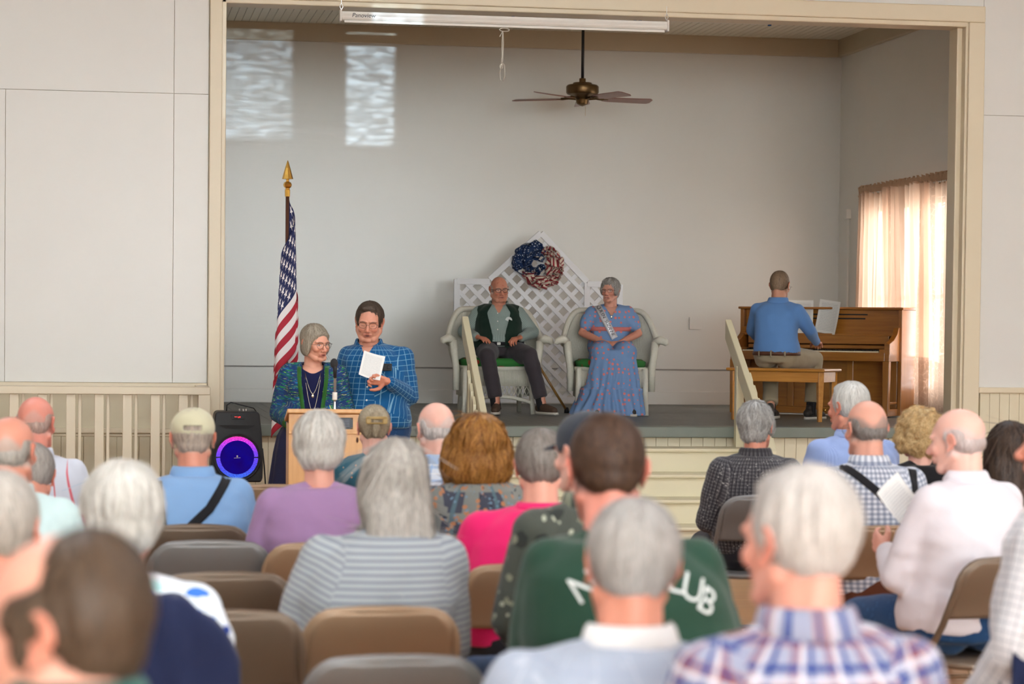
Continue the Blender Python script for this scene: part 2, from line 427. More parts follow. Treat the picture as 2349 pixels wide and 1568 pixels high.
# back wall: wide sheets above and below a batten line
wb = wall_root('wall_stage_back'); zb = at_y(900, 842, YB).z
for (x0, x1) in [(XL-.2, XR+.02)]:
    MB().box(x0+.0004, x1-.0004, YB, YB+.1, zb+.004, 4.5).build('wall_panel', STW, wb, bevel=.002)
    MB().box(x0+.0004, x1-.0004, YB, YB+.1, SZ, zb-.004).build('wall_panel', STW, wb, bevel=.002)
struct('trim_8', MB().box(XL-.2, XR, YB-.012, YB+.01, zb-.006, zb+.006), paint('wall_batten', (150, 146, 140), .5), .002)
struct('baseboard_stage_back', MB().box(XL-.2, XR, YB-.02, YB+.01, SZ, SZ+.13), STW, .004)
w = wall_root('wall_stage_left'); MB().box(XL-.1, XL, YW+.2, YB+.1, SZ, 4.5).build('wall_sheet', STW, w)
# right wall with the window opening
wy0, wy1, wz0, wz1 = 19.62, 22.02, 1.02, 2.74
w = wall_root('wall_stage_right')
RW = paint('stage_side_wall_paint', (234, 231, 224), .4, .04, 2, .05, 20)
MB().box(XR, XR+.14, YW+.2, wy0, SZ, 4.5).box(XR, XR+.14, wy1, YB+.1, SZ, 4.5).box(XR, XR+.14, wy0, wy1, wz1, 4.5).box(XR, XR+.14, wy0, wy1, SZ, wz0).build('wall_sheet', RW, w)
wn = empty('window_1', (XR, 0, 0), kind='structure')
WF = paint('window_frame_white', (232, 230, 224), .4)
f = MB()
for (a, b, c, d) in [(wy0-.09, wy1+.09, wz1, wz1+.09), (wy0-.09, wy1+.09, wz0-.06, wz0), (wy0-.09, wy0, wz0, wz1), (wy1, wy1+.09, wz0, wz1), ((wy0+wy1)/2-.06, (wy0+wy1)/2+.06, wz0, wz1)]: f.box(-.02, .1, a, b, c, d)
f.build('window_frame', WF, wn, bevel=.005)
for (a, b) in [(wy0, (wy0+wy1)/2-.06), ((wy0+wy1)/2+.06, wy1)]:
    s = MB(); zm = (wz0+wz1)/2
    s.box(.04, .08, a, b, zm-.02, zm+.02).box(.04, .08, a, a+.035, wz0, wz1).box(.04, .08, b-.035, b, wz0, wz1).box(.04, .08, a, b, wz0, wz0+.05).box(.04, .08, a, b, wz1-.04, wz1)
    s.build('window_sash', WF, wn, bevel=.004)
    t = MATS.get('pane') 
    if not t:
        q = NT('pane'); q.t.nodes.remove(q.b); tr = q.n('ShaderNodeBsdfTransparent'); gl = q.n('ShaderNodeBsdfGlossy'); gl.inputs['Roughness'].default_value = .05
        mx = q.n('ShaderNodeMixShader'); mx.inputs[0].default_value = .06; q.link(tr.outputs[0], mx.inputs[1]); q.link(gl.outputs[0], mx.inputs[2]); q.link(mx.outputs[0], q.out.inputs[0]); MATS['pane'] = q.m; t = q.m
    MB().box(.058, .062, a+.03, b-.03, wz0+.04, wz1-.03).build('pane', t, wn)
# outside: pale ground and a bright hedge-less yard so the panes show daylight
yard = struct('floor_yard', MB().box(7.4, 40, 5, 45, -.4, -.3), paint('pale_yard', (190, 190, 175), .9))
# ceiling of the stage, beadboard running towards the hall
cs = wall_root('ceiling_stage'); CH = 4.43
MB().box(XL-.1, XR+.1, YW+.2, YB+.1, CH+.014, CH+.1).build('ceiling_backing', DARKGAP, cs)
src = MB().box(-.0335, .0335, YW+.2, YB, CH, CH+.014).build('ceiling_board', CEILC, cs, bevel=.004, loc=(XL+.035, 0, 0))
for i in range(1, 98): inst(src, (XL+.035+i*.07, 0, 0), cs)
struct('trim_9', MB().box(XL, XR, YB-.05, YB+.01, 4.26, CH+.005), CEILT, .006)
struct('trim_10', MB().box(XR-.05, XR+.01, YW+.2, YB-.04, 4.26, CH+.005), CEILT, .006)
# --- steps up to the stage
SX0, SX1 = 2.60, 4.86
st = empty('stage_steps', (0, 0, 0), 0, 'cream painted wooden steps rising to the grey stage front', 'steps')
STC = paint('step_paint', (232, 222, 190), .35, .03, 4, .04, 30)
zs = [.685, .508, .342, .166]; tr = .28
for i, z in enumerate(zs):
    y1 = YL-.1-i*tr; y0 = y1-tr
    n = MB().box(SX0-.02, SX1+.02, y0-.03, y1+.01, z-.03, z); n.build('tread', STC, st, bevel=.012)
    MB().box(SX0, SX1, y0+.0, y0+.02, (zs[i+1] if i < 3 else 0), z-.03).build('riser', STC, st, bevel=.002)
for x in (SX0+.0, SX1-.03):
    MB().prism([(YL-.1, .0), (YL-.1, .655), (YL-.1-tr, .655), (YL-.1-tr, .478), (YL-.1-2*tr, .478), (YL-.1-2*tr, .312), (YL-.1-3*tr, .312), (YL-.1-3*tr, .136), (YL-.1-4*tr, .136), (YL-.1-4*tr, 0)], 'x', x+.001, x+.029).build('stringer', STC, st)
# --- handrails of the steps: a broad sloping board on posts with pickets
RAILC = paint('rail_paint', (230, 221, 188), .35, .03, 4)
def handrail(x, side, label):
    r = empty('stair_handrail', (x, 0, 0), 0, label, 'handrail')
    y1, z1 = YL+.22, 1.655; y0, z0 = YL-1.12, .70; sl = (z1-z0)/(y1-y0)
    MB().prism([(y1, z1), (y1, z1-.155), (y0, z0-.185), (y0, z0)], 'x', -.025, .025).build('rail_board', RAILC, r, bevel=.006)
    f = lambda y: z0+(y-y0)*sl
    MB().box(-.03, .03, YL-.17, YL-.105, .0, f(YL-.14)-.1).build('post', RAILC, r, bevel=.004)
    MB().box(-.03, .03, y0+.04, y0+.11, 0, f(y0+.08)-.1).build('post', RAILC, r, bevel=.004)
    pi = 0
    for k in range(6):
        y = YL-.3-k*.13; zt = f(y)-.05
        MB().prism([(y-.035, .1 if k > 3 else .25), (y+.035, .1 if k > 3 else .25), (y+.035, zt+.02), (y-.035, zt-.04)], 'x', side*.03, side*.055).build('picket', RAILC, r, bevel=.003)
    return r
handrail(2.68, -1, 'cream stair handrail in front of the seated man in the green vest')
handrail(4.74, 1, 'cream stair handrail rising in front of the piano bench')
# --- picket balustrade on the hall side at the left
YR = 17.3
bl = empty('picket_balustrade', (0, YR, 0), 0, 'cream picket balustrade along the left wall beside the speaker', 'railing')
xr = at_y(482, 900, YR).x
zt = at_y(300, 886, YR).z
MB().box(-4.4, xr, -.05, .05, zt-.055, zt).build('top_rail', TRIMC, bl, bevel=.005)
MB().box(xr-.085, xr, -.045, .045, 0, zt-.055).build('post', TRIMC, bl, bevel=.004)
MB().box(xr-.09, xr+.0, .05, .6-.02, zt-.055, zt).build('return_rail', TRIMC, bl, bevel=.004)
us = [(62+62.2*i*1.0) for i in range(-3, 6)]
src = None
x0p = at_y(430, 950, YR).x; pitch = at_y(430, 950, YR).x-at_y(366, 950, YR).x
for i in range(0, 24):
    x = x0p-.03-(i)*pitch
    if src is None: src = MB().box(-.033, .033, -.02, .02, .06, zt-.056).build('picket', TRIMC, bl, bevel=.004, loc=(x, 0, 0))
    else: inst(src, (x, 0, 0), bl)
    if i == 0: nar = MB().box(.05, .072, .022, .04, .06, zt-.056).build('picket', TRIMC, bl, bevel=.003, loc=(x, 0, 0))
    else: inst(nar, (x, 0, 0), bl)
MB().box(-4.4, xr-.09, -.03, .03, 0, .06).build('bottom_rail', TRIMC, bl, bevel=.004)
# ================================================================== props
WHITEP = paint('white_plastic', (236, 232, 224), .35, .02, 3)
BLACKM = paint('black_metal', (22, 22, 24), .4)
BLACKP = paint('black_plastic', (20, 20, 23), .45, .1, 20, .1, 200)
CHROME = paint('chrome', (200, 200, 200), .18, .02, 3, metal=1)
BRASS = paint('brass', (214, 170, 84), .22, .04, 3, metal=1)
def text_mesh(body, size, name='letter', font_shear=0, extrude=0):
    cu = bpy.data.curves.new('t', 'FONT'); cu.body = body; cu.size = size; cu.align_x = 'CENTER'; cu.align_y = 'CENTER'; cu.extrude = extrude; cu.shear = font_shear; cu.resolution_u = 3
    o = bpy.data.objects.new('t', cu); TMPC.objects.link(o); TMPV.update()
    me = bpy.data.meshes.new_from_object(o.evaluated_get(TMPV.depsgraph)); bpy.data.objects.remove(o)
    return me
# ---- ceiling fan
FX = at_d(1336, 205, 22.1)
fan = empty('ceiling_fan', (FX.x, FX.y, CH), 0, 'bronze ceiling fan with five reddish wooden blades on a long dark rod', 'ceiling fan')
BRONZE = paint('bronze', (112, 88, 56), .35, .1, 8, metal=.8)
fz = FX.z-CH
MB().tube([(0, 0, 0), (0, 0, fz+.1)], .014, 12).build('rod', BLACKM, fan, smooth=True)
MB().lathe([(0, 0), (.07, 0), (.06, -.035), (.02, -.05), (0, -.05)]).build('canopy', BRONZE, fan, smooth=True)
MB().lathe([(0, .1), (.03, .1), (.03, .065), (.085, .06), (.09, .045), (.135, .04), (.15, .025), (.15, -.03), (.14, -.045), (.09, -.06), (.06, -.09), (.055, -.12), (.05, -.135), (.02, -.15), (0, -.155)], Matrix.Translation((0, 0, fz))).build('motor_housing', BRONZE, fan, smooth=True, bevel=.003)
BLADE = wood('fan_blade_wood', (122, 74, 62), (146, 92, 78), 0, .3)
bl_me = None
for k in range(5):
    a = math.radians(7+72*k)
    R = Matrix.Translation((0, 0, fz-.085)) @ Matrix.Rotation(a, 4, 'Z')
    arm = MB().tube([(.06, 0, .0), (.13, 0, .005), (.2, .02, .0)], [.012, .01, .012], 8, R).tube([(.13, 0, .005), (.2, -.02, 0)], .009, 8, R).box(.18, .24, -.03, .03, -.006, .0, R); arm.build('blade_arm', BRONZE, fan, smooth=True)
    T = R @ Matrix.Rotation(math.radians(-11), 4, 'X')
    MB().prism([(.2, -.045), (.26, -.062), (.64, -.075), (.665, -.045), (.665, .045), (.64, .075), (.26, .062), (.2, .045)], 'z', -.003, .003, T).build('blade', BLADE, fan)
MB().tube([(0.03, 0, fz-.15), (0.03, 0, fz-.24)], .0012, 5).build('pull_chain', BRASS, fan)
# ---- projection screen case hung under the opening's head
p0 = at_y(783, 36, 17.75); p1 = at_y(1529, 62, 17.75)
sc_ = empty('projection_screen', (p0.x, 17.75, (p0.z+p1.z)/2), 0, 'long white rolled-up projection screen case with dark lettering at its left end', 'screen')
L = p1.x-p0.x
MB().tube([(0, 0, 0), (L, 0, 0)], .034, 16).box(0, L, -.03, .03, 0, .034).build('case', WHITEP, sc_, bevel=.004, smooth=False)
MB().box(.02, L-.02, -.028, -.012, -.048, -.03).build('bottom_bar', WHITEP, sc_, bevel=.003)
for x in (-.012, L): MB().box(x-.002, x+.014, -.04, .04, -.04, .045).build('end_cap', WHITEP, sc_, bevel=.006)
for x in (.0, L):
    MB().tube([(x, 0, .045), (x+.012, 0, .07), (x, 0, .095), (x-.012, 0, .07), (x, 0, .045)], .003, 6).tube([(x, 0, .09), (x, 0, .15)], .003, 6).build('hook', CHROME, sc_)
me = text_mesh('Panoview', .045, font_shear=.2); me.materials.append(BLACKM)
obj('lettering', me, sc_, loc=(.16, -.0355, .005), rot=(PI/2, 0, 0))
c0 = at_y(1157, 66, 17.70)
cord = MB(); R3 = Matrix.Translation((c0.x, 17.70, c0.z))
def loopy(pts): cord.tube(pts, .0035, 6, R3)
loopy([(.0+.037*math.cos(a), 0, -.008-.012*math.sin(a)) for a in np.linspace(0, 2*PI, 14)])
loopy([(-.012, 0, -.02), (-.016, 0, -.1), (-.014, .004, -.2), (-.02, 0, -.25)])
loopy([(-.01, 0, -.02), (-.006, 0, -.1), (-.008, .004, -.2), (-.012, 0, -.25)])
loopy([(-.012, 0, -.02), (-.035, 0, -.06)])
loopy([(-.016, 0, -.25), (-.03, 0, -.275), (-.026, 0, -.30), (-.012, 0, -.29), (-.012, 0, -.25)])
loopy([(-.014, 0, -.25), (.006, 0, -.27), (.008, 0, -.35), (-.006, 0, -.385), (-.024, 0, -.375), (-.03, 0, -.33), (-.022, 0, -.27), (-.014, 0, -.25)])
tag(cord.build('pull_cord', paint('cord_white', (225, 220, 208), .8), smooth=True), 'white knotted pull cord dangling from the middle of the screen case', 'cord')
# white bar with blue tape behind the head
q0 = at_y(1178, 33, 18.3); q1 = at_y(1772, 50, 18.3)
tb = empty('white_bar', (q0.x, 18.3, (q0.z+q1.z)/2), 0, 'white bar held with blue tape just under the head of the stage opening', 'bar')
MB().tube([(0, 0, 0), (q1.x-q0.x, 0, 0)], .02, 12).build('tube', WHITEP, tb, smooth=True)
MB().box(.1, .12, -.01, .01, 0, CH-(q0.z+q1.z)/2).box(q1.x-q0.x-.12, q1.x-q0.x-.1, -.01, .01, 0, CH-(q0.z+q1.z)/2).build('hanger', WHITEP, tb)['kind'] = 'stuff'
BLUE = paint('blue_tape', (30, 98, 170), .6)
for x in (.01, 0.96, 1.0, q1.x-q0.x-.01):
    MB().box(x-.008, x+.014, -.022, .022, .0, .03).box(x-.022, x-.004, -.0225, .02, -.028, .004).build('tape', BLUE, tb)
# ---- curtains on the stage window
def curtain_mat(name, rgb, lace):
    t = NT(name); t.t.nodes.remove(t.b); uv = t.n('ShaderNodeUVMap', uv_map='UVMap').outputs[0]
    sp = t.n('ShaderNodeSeparateXYZ'); t.link(uv, sp.inputs[0])
    vo = t.n('ShaderNodeTexVoronoi'); vo.feature = 'DISTANCE_TO_EDGE'; t.link(uv, vo.inputs['Vector']); vo.inputs['Scale'].default_value = 22
    n1 = t.noise(uv, 18, 4)
    # flowers of the lace: in bands
    fr = t.math('FRACT', t.math('MULTIPLY', sp.outputs[0], 1/.42)); band = t.math('LESS_THAN', t.math('ABSOLUTE', t.math('SUBTRACT', fr, .5)), .13)
    fl = t.math('GREATER_THAN', t.math('ADD', vo.outputs['Distance'], t.math('MULTIPLY', n1, .12)), .085)
    band2 = t.math('LESS_THAN', sp.outputs[1], .42) 
    anyb = t.math('MAXIMUM', band, band2)
    dens = t.math('MULTIPLY', fl, anyb)
    alpha = t.math('MULTIPLY_ADD', dens, .24, lace)
    c = t.mix(dens, lin(rgb), tuple(x*.62 for x in lin(rgb)))
    df = t.n('ShaderNodeBsdfDiffuse'); t.link(c, df.inputs[0]); tl = t.n('ShaderNodeBsdfTranslucent'); t.link(c, tl.inputs[0])
    m1 = t.n('ShaderNodeMixShader'); m1.inputs[0].default_value = .5; t.link(df.outputs[0], m1.inputs[1]); t.link(tl.outputs[0], m1.inputs[2])
    tr = t.n('ShaderNodeBsdfTransparent'); m2 = t.n('ShaderNodeMixShader'); t.link(alpha, m2.inputs[0]); t.link(tr.outputs[0], m2.inputs[1]); t.link(m1.outputs[0], m2.inputs[2])
    t.link(m2.outputs[0], t.out.inputs[0]); return t.m
CUR = curtain_mat('sheer_curtain', (232, 198, 172), .64)
def curtain(name, y0, y1, z0, z1, label, seed, shift=0, xo=-.1):
    n, m = 90, 40; V = []; UV = []
    rnd = random.Random(seed); ph = rnd.random()*6
    for j in range(m+1):
        b = j/m
        for i in range(n+1):
            a = i/n
            y = y0+(y1-y0)*a + shift*(1-b)*(.4+.6*a)
            x = xo + .028*math.sin(a*(y1-y0)*48+ph+.8*math.sin(b*3+a*5)) + .012*math.sin(a*71+b*4)
            z = z0+(z1-z0)*b + (.012*math.sin(a*60+ph)*(1 if j == m else 0)) + .01*math.sin(a*9)
            V.append((x, y, z)); UV.append((a*(y1-y0)*1.6, b*(z1-z0)))
    F = np.array([(j*(n+1)+i, j*(n+1)+i+1, (j+1)*(n+1)+i+1, (j+1)*(n+1)+i) for j in range(m) for i in range(n)])
    me = mesh_from(np.array(V), F, name, CUR, uv=np.array(UV)[F.ravel()])
    o = obj(name, me, loc=(XR, 0, 0)); return tag(o, label, 'curtain')
cr = empty('curtain_rod', (XR, 0, 0), 0, 'thin curtain rod over the stage window with a ruffled lace heading', 'curtain rod')
MB().tube([(-.1, 19.2, 2.86), (-.1, 22.18, 2.86)], .008, 8).build('rod', WHITEP, cr)
MB().box(-.1, 0, 22.17, 22.19, 2.85, 2.87).box(-.1, 0, 19.2, 19.22, 2.85, 2.87).build('bracket', WHITEP, cr)
rf = MB(); nn = 170; vs = []
for i in range(nn):
    y = 19.2+i*(2.98/nn)
    for (k, z) in enumerate((2.84, 2.885, 2.935)):
        vs.append((-.1+(.02 if k == 2 else .012)*math.sin(i*1.9+k), y, z+(.014*math.sin(i*.9) if k == 2 else 0)))
rf.add(vs, [(3*i+k, 3*i+3+k, 3*i+4+k, 3*i+1+k) for i in range(nn-1) for k in (0, 1)])
rf.build('ruffle', paint('ruffle_lace', (206, 172, 140), .8, .12, 30), cr, smooth=True)
curtain('lace_curtain', 21.0, 22.18, .93, 2.87, 'sheer peach lace curtain panel on the left of the stage window', 3, -.0)
curtain('lace_curtain', 20.15, 21.3, .93, 2.87, 'sheer peach lace curtain panel hanging mid-window behind the piano', 8, -.22, -.14)
curtain('lace_curtain', 19.1, 20.3, .90, 2.87, 'sheer lace curtain panel nearest the right edge of the stage opening', 11, -.1, -.1)
# conduit in the corner
pc = at_x(1947, 480, XR-.02); 
cd_ = empty('conduit', (XR-.02, pc.y, 0), 0, 'thin white conduit rising up the wall behind the piano', 'conduit')
MB().tube([(0, 0, SZ), (0, 0, pc.z)], .012, 8).build('pipe', WHITEP, cd_, smooth=True)
MB().box(-.03, .02, -.025, .025, pc.z-.09, pc.z).build('cap', WHITEP, cd_, bevel=.004)
po = at_y(1595, 741, YB-.008)
tag(MB().box(-.06, .06, -.006, .006, -.06, .06).build('blank_wall_plate', STW, bevel=.002, loc=(po.x, YB-.008, po.z)), 'pale blank square plate on the back wall left of the pianist', 'wall plate')
# ---- lattice screen
YLA = 22.45
def LX(u): return at_y(u, 700, YLA).x
lat = empty('lattice_screen', (LX(1238), YLA, SZ), 0, 'white diamond-topped lattice backdrop behind the two wicker armchairs', 'lattice screen')
LATW = paint('lattice_white', (236, 236, 238), .4, .02, 5)
ox = LX(1238); hz_ = at_y(1200, 642, YLA).z-SZ; ap_ = at_y(1238, 527, YLA).z-SZ
xl0, xl1, xr1, xr0 = LX(1047)-ox, LX(1122)-ox, LX(1345)-ox, LX(1420)-ox
MBf = lambda: MB()
BARN = [0]
def bar(p, q, wd, name='frame_rail', y0=-.03, y1=.0, mat=None):
    BARN[0] += 1; y0 -= .0012*(BARN[0] % 9); y1 += .0005*(BARN[0] % 7)
    p = Vector((p[0], 0, p[1])); q = Vector((q[0], 0, q[1])); d = (q-p).normalized(); n = Vector((-d.z, 0, d.x))*wd/2
    poly = [(v.x, v.z) for v in (p-n, q-n, q+n, p+n)]
    return MB().prism(poly, 'y', y0, y1).build(name, mat or LATW, lat, bevel=.002)
for (p, q) in [((xl0, .02), (xl0, hz_)), ((xl0, hz_-.02), (xl1, hz_-.02)), ((xl1+.0, hz_-.0), (0, ap_-.03)), ((0, ap_-.03), (xr1, hz_-.01)), ((xr1, .02), (xr1, hz_-.02)), ((xr1, hz_-.03), (xr0, hz_-.03)), ((xr0, 0.02), (xr0, hz_-.03)), ((xl0, .06), (xr0, .06))]:
    bar(p, q, .055)
def inside(x, z):
    if z < .06: return False
    if z < hz_-.02: return xl0 < x < xr0
    if x < 0: return x > xl1 and z < ap_-.03-(ap_-hz_)*(x/xl1)
    return x < xr1 and z < ap_-.03-(ap_-hz_)*(x/xr1)
pitch = .149
for s in (1, -1):
    for k in range(-24, 30):
        c = k*pitch   # line z = s*x + c
        ts = [x for x in np.arange(xl0, xr0, .01) if inside(x, s*x+c)]
        if len(ts) < 6: continue
        x0, x1 = min(ts), max(ts)
        bar((x0, s*x0+c), (x1, s*x1+c), .040, 'lattice_slat', -.012 if s > 0 else -.022, -.004 if s > 0 else -.0125)
# ---- bunting wreath
wc_ = at_y(1237, 609, YLA-.08)
wr = empty('bunting_wreath', wc_, 0, 'ruffled fabric wreath in blue with white stars and red and cream stripes', 'wreath')
wm1 = NT('star_fabric'); uv = wm1.n('ShaderNodeUVMap', uv_map='UVMap').outputs[0]
vo = wm1.n('ShaderNodeTexVoronoi'); wm1.link(uv, vo.inputs['Vector']); vo.inputs['Scale'].default_value = 34; vo.inputs['Randomness'].default_value = .35
wm1.col(wm1.mix(wm1.math('LESS_THAN', vo.outputs['Distance'], .24), lin((24, 54, 98)), lin((214, 222, 236)))); wm1.b.inputs['Roughness'].default_value = .8
STARF = wm1.m
STRF = cloth('striped_bunting', (224, 208, 190), [('v', .055, 0, .5, (150, 42, 50), 1)], (), weave=500)
def ribbon_loop(c, ang, size, mat, seed):
    rnd = random.Random(seed); n, m = 18, 3; V = []; UV = []
    tilt = rnd.uniform(-.9, .9); R = Matrix.Rotation(ang, 3, 'Y') @ Matrix.Rotation(rnd.uniform(-.7, .7), 3, 'Z') @ Matrix.Rotation(tilt, 3, 'X')
    wv = size*.62
    for i in range(n+1):
        a = 2*PI*i/n
        for j in range(m+1):
            b = j/m-.5
            r = size*.5*(1+.12*math.sin(3*a+seed))
            p = Vector((r*math.cos(a)*.55+r*.5, b*wv*(1+.3*math.cos(a)), r*math.sin(a)*.8+b*.01*math.sin(a*4)))
            V.append(R @ p + Vector(c)); UV.append((j/m*wv+seed*.13, i/n*size*3.0+seed*.07))
    F = np.array([(i*(m+1)+j, (i+1)*(m+1)+j, (i+1)*(m+1)+j+1, i*(m+1)+j+1) for i in range(n) for j in range(m)])
    me = mesh_from(np.array([tuple(v) for v in V]), F, 'ribbon_loop', mat, uv=np.array(UV)[F.ravel()])
    o = obj('ribbon_loop', me, wr, solid=.002); return o
idx = 0
for ring, (rad, cnt, sz) in enumerate([(.045, 14, .11), (.10, 22, .125), (.14, 26, .11)]):
    for k in range(cnt):
        a = 2*PI*(k+.5*ring)/cnt
        x, z = rad*math.cos(a), rad*math.sin(a)
        blue = (x < .03 and z > -.06) 
        idx += 1
        if blue: p_ = (x-.05, -.02-.03*(ring == 0), z+.02)
        else: p_ = (x+.02, -.02-.03*(ring == 0), z-.01)
        ribbon_loop(p_, -a+random.uniform(-.5, .5), sz*random.uniform(.9, 1.15), STARF if blue else STRF, idx)
# ---- wicker armchairs
WICK = paint('white_wicker', (220, 217, 202), .55, .1, 60, .6, 220)
CUSH = None
def cushion_mat():
    t = NT('green_cushion'); co = t.coord(); vo = t.n('ShaderNodeTexVoronoi'); t.link(co, vo.inputs['Vector']); vo.inputs['Scale'].default_value = 13
    t.col(t.mix(t.math('LESS_THAN', vo.outputs['Distance'], .27), lin((48, 120, 52)), lin((176, 62, 44)))); t.b.inputs['Roughness'].default_value = .9; return t.m
CUSH = cushion_mat()
def wicker_chair(loc, rz, label):
    r = empty('wicker_armchair', loc, rz, label, 'armchair', 'white wicker armchairs')
    # plan path of the barrel back and arms, front faces -Y
    def path(t):   # t -1..1 from left arm front round the back to the right arm front
        a = t*PI*.62
        return Vector((.37*math.sin(a)*(1.06), .30*math.cos(a)-.02, 0))
    def top(t):
        a = abs(t); return .90-.02*a - .28*ss(np.array(a), .35, .85)
    N = 120
    def strand(t, z0, z1, rr=.0045):
        p = path(t); out = Vector((p.x, p.y, 0)).normalized()
        pts = []
        for k in range(5):
            b = k/4; z = z0+(z1-z0)*b
            pts.append(p*(.86+.16*b)+out*(.02*math.sin(b*PI))+Vector((0, 0, z)))
        return pts, rr
    mb = MB()
    for i in range(N):
        t = -1+2*i/(N-1); pts, rr = strand(t, .40, float(top(t))-.01, .0075); mb.tube(pts, rr, 5)
    w_ = mb.build('woven_back', WICK, r, smooth=True); w_['kind'] = 'stuff'
    # rolled rim
    pts = [path(t)*1.03+Vector((0, 0, float(top(t)))) for t in np.linspace(-1, 1, 50)]
    MB().tube(pts, [.026]*50, 10).build('rolled_rim', WICK, r, smooth=True)
    # rolled arm fronts
    for s in (-1, 1):
        p = path(s)*1.03
        q = MB().tube([(p.x, p.y, .62), (p.x+s*.045, p.y-.03, .645), (p.x+s*.09, p.y-.05, .625), (p.x+s*.10, p.y-.05, .60)], [.036, .038, .03, .018], 10)
        q.tube([(p.x, p.y-.01, .62), (p.x*.97, p.y-.035, .5), (p.x*.93, p.y-.045, .38), (p.x*.93, p.y-.045, .2)], [.036, .032, .03, .028], 10)
        q.build('arm_front', WICK, r, smooth=True)
    # seat, skirt with open diamonds, legs
    MB().loft([(0, 0, .36, .31, .30), (0, 0, .39, .325, .315), (0, 0, .41, .32, .31)], n=28, p=3).build('seat', WICK, r, smooth=True)
    MB().loft([(0, -.03, .40, .27, .27), (0, -.03, .415, .30, .30), (0, -.03, .455, .305, .30), (0, -.03, .475, .27, .27)], n=28, p=3.2).build('cushion', CUSH, r, smooth=True)
    sk = MB()
    for i in range(60): 
        x = -.29+.58*i/59; sk.tube([(x, -.30, .38), (x, -.305, .24)], .0055, 5)
    for i in range(16):
        x = -.28+.56*i/15
        sk.tube([(x, -.305, .24), (min(x+.04, .29), -.305, .15)], .004, 5).tube([(x, -.303, .24), (max(x-.04, -.29), -.303, .15)], .004, 5)
    for s in (-1, 1):
        for i in range(40):
            y = -.28+.5*i/39; sk.tube([(s*.30, y, .38), (s*.30, y, .15)], .006, 5)
    sk.build('woven_skirt', WICK, r, smooth=True)['kind'] = 'stuff'
    ar = MB().tube([(-.28+.56*k/20, -.305, .15-.05*(abs(k/10-1))**2+.0) for k in range(21)], .016, 8); ar.build('arched_rail', WICK, r, smooth=True)
    for (x, y) in ((-.28, -.29), (.28, -.29), (-.25, .25), (.25, .25)):
        k = 1 if y < 0 else 1.25
        MB().tube([(x, y, .40), (x*1.02, y*1.02, .2), (x*1.06, y*1.08*k, .0)], [.026, .024, .02], 8).build('leg', WICK, r, smooth=True)
    return r
pA = place(1134, 20.9, SZ+.5); pB = place(1399, 20.9, SZ+.5)
wicker_chair((pA.x, pA.y, SZ), math.radians(-2), 'white wicker armchair under the man in the green vest')
wicker_chair((pB.x, pB.y, SZ), math.radians(-8), 'white wicker armchair under the woman in the blue dress')
# cane
ca = at_z(1300, 947, SZ); cb = at_d(1236, 838, ca.y*1.0+.25)
cn = empty('walking_cane', ca, 0, 'brown wooden walking cane with black rubber tip leaning beside the seated man', 'cane')
d = cb-ca
MB().tube([(0, 0, .02), d], .0115, 10).build('shaft', wood('cane_wood', (140, 100, 48), (166, 124, 66), 2), cn, smooth=True)
MB().lathe([(0, 0), (.024, 0), (.022, .03), (.013, .05), (0, .05)]).build('rubber_tip', BLACKP, cn, smooth=True)
hp = [d+Vector((-.0-.05*(1-math.cos(a)), 0, .05*math.sin(a))) for a in np.linspace(0, PI, 9)]
MB().tube(hp, .011, 8).build('handle', wood('cane_wood', 0, 0), cn, smooth=True)
# ---- piano, turned to the left
PW = wood('piano_wood', (150, 92, 30), (176, 114, 44), 0, .3, 1.0, .3)
PWV = wood('piano_wood_upright', (156, 98, 34), (182, 120, 50), 2, .3, 1.0, .3)
PB = math.radians(-37)
pc_ = at_z(2066, 957, SZ)
pn = empty('upright_piano', pc_, PB, 'golden brown upright piano on the right of the stage', 'piano')
# local: origin = right front bottom corner of the case, x to the right, y to the back
PL = 1.5; H = .935
B = lambda n, m, *a, **k: MB().box(*a).build(n, m, pn, bevel=k.get('bevel', .004))
B('side_panel', PWV, -.035, 0, 0, .42, .0, H-.02); B('side_panel', PWV, -PL, -PL+.035, 0, .42, 0, H-.02)
B('back_panel', PWV, -PL+.03, -.03, .39, .42, 0, H-.02)
B('lid', PW, -PL-.015, .015, -.02, .44, H-.02, H, bevel=.006)
B('music_desk_panel', PW, -PL+.035, -.035, .05, .07, .70, H-.02)
for (x0, x1, z) in [(-.62, -.33, .865), (-.60, -.35, .83), (-.93, -.66, .865), (-.91, -.68, .83), (-1.22, -.97, .865), (-1.2, -.99, .83)]:
    MB().box(x0, x1, .046, .0505, z, z+.012).build('slot', BLACKP, pn, bevel=.004)
B('fall_board_shelf', PW, -PL+.035, -.035, -.06, .06, .685, .705); B('fall_board', PW, -PL+.1, -.1, -.055, -.035, .615, .69)
B('fall_board', PW, -PL+.1, -.1, -.05, -.04, .575, .605)
B('key_bed', PW, -PL+.02, -.02, -.27, .06, .47, .53); B('key_slip', PW, -PL+.06, -.06, -.275, -.255, .47, .545)
for s, x in ((0, -PL+.02), (1, -.07)):
    MB().prism([(-.26, .47), (.05, .47), (.05, .76), (-.02, .76), (-.06, .70), (-.15, .65), (-.26, .62)], 'x', x, x+.05).build('cheek', PW, pn, bevel=.004)
    B('key_block', PW, x+(.05 if not s else -.05), x+(.1 if not s else 0), -.25, -.07, .53, .575)
WK = paint('ivory_key', (238, 228, 196), .25, .02, 3); BK = paint('ebony_key', (14, 13, 12), .3)
kx0 = -PL+.125; kw = (PL-.25)/52
k0 = MB().box(.0006, kw-.0006, -.25, -.055, .53, .556).build('white_key', WK, pn, bevel=.001, loc=(kx0, 0, 0))
for i in range(1, 52): inst(k0, (kx0+i*kw, 0, 0), pn)
k1 = None
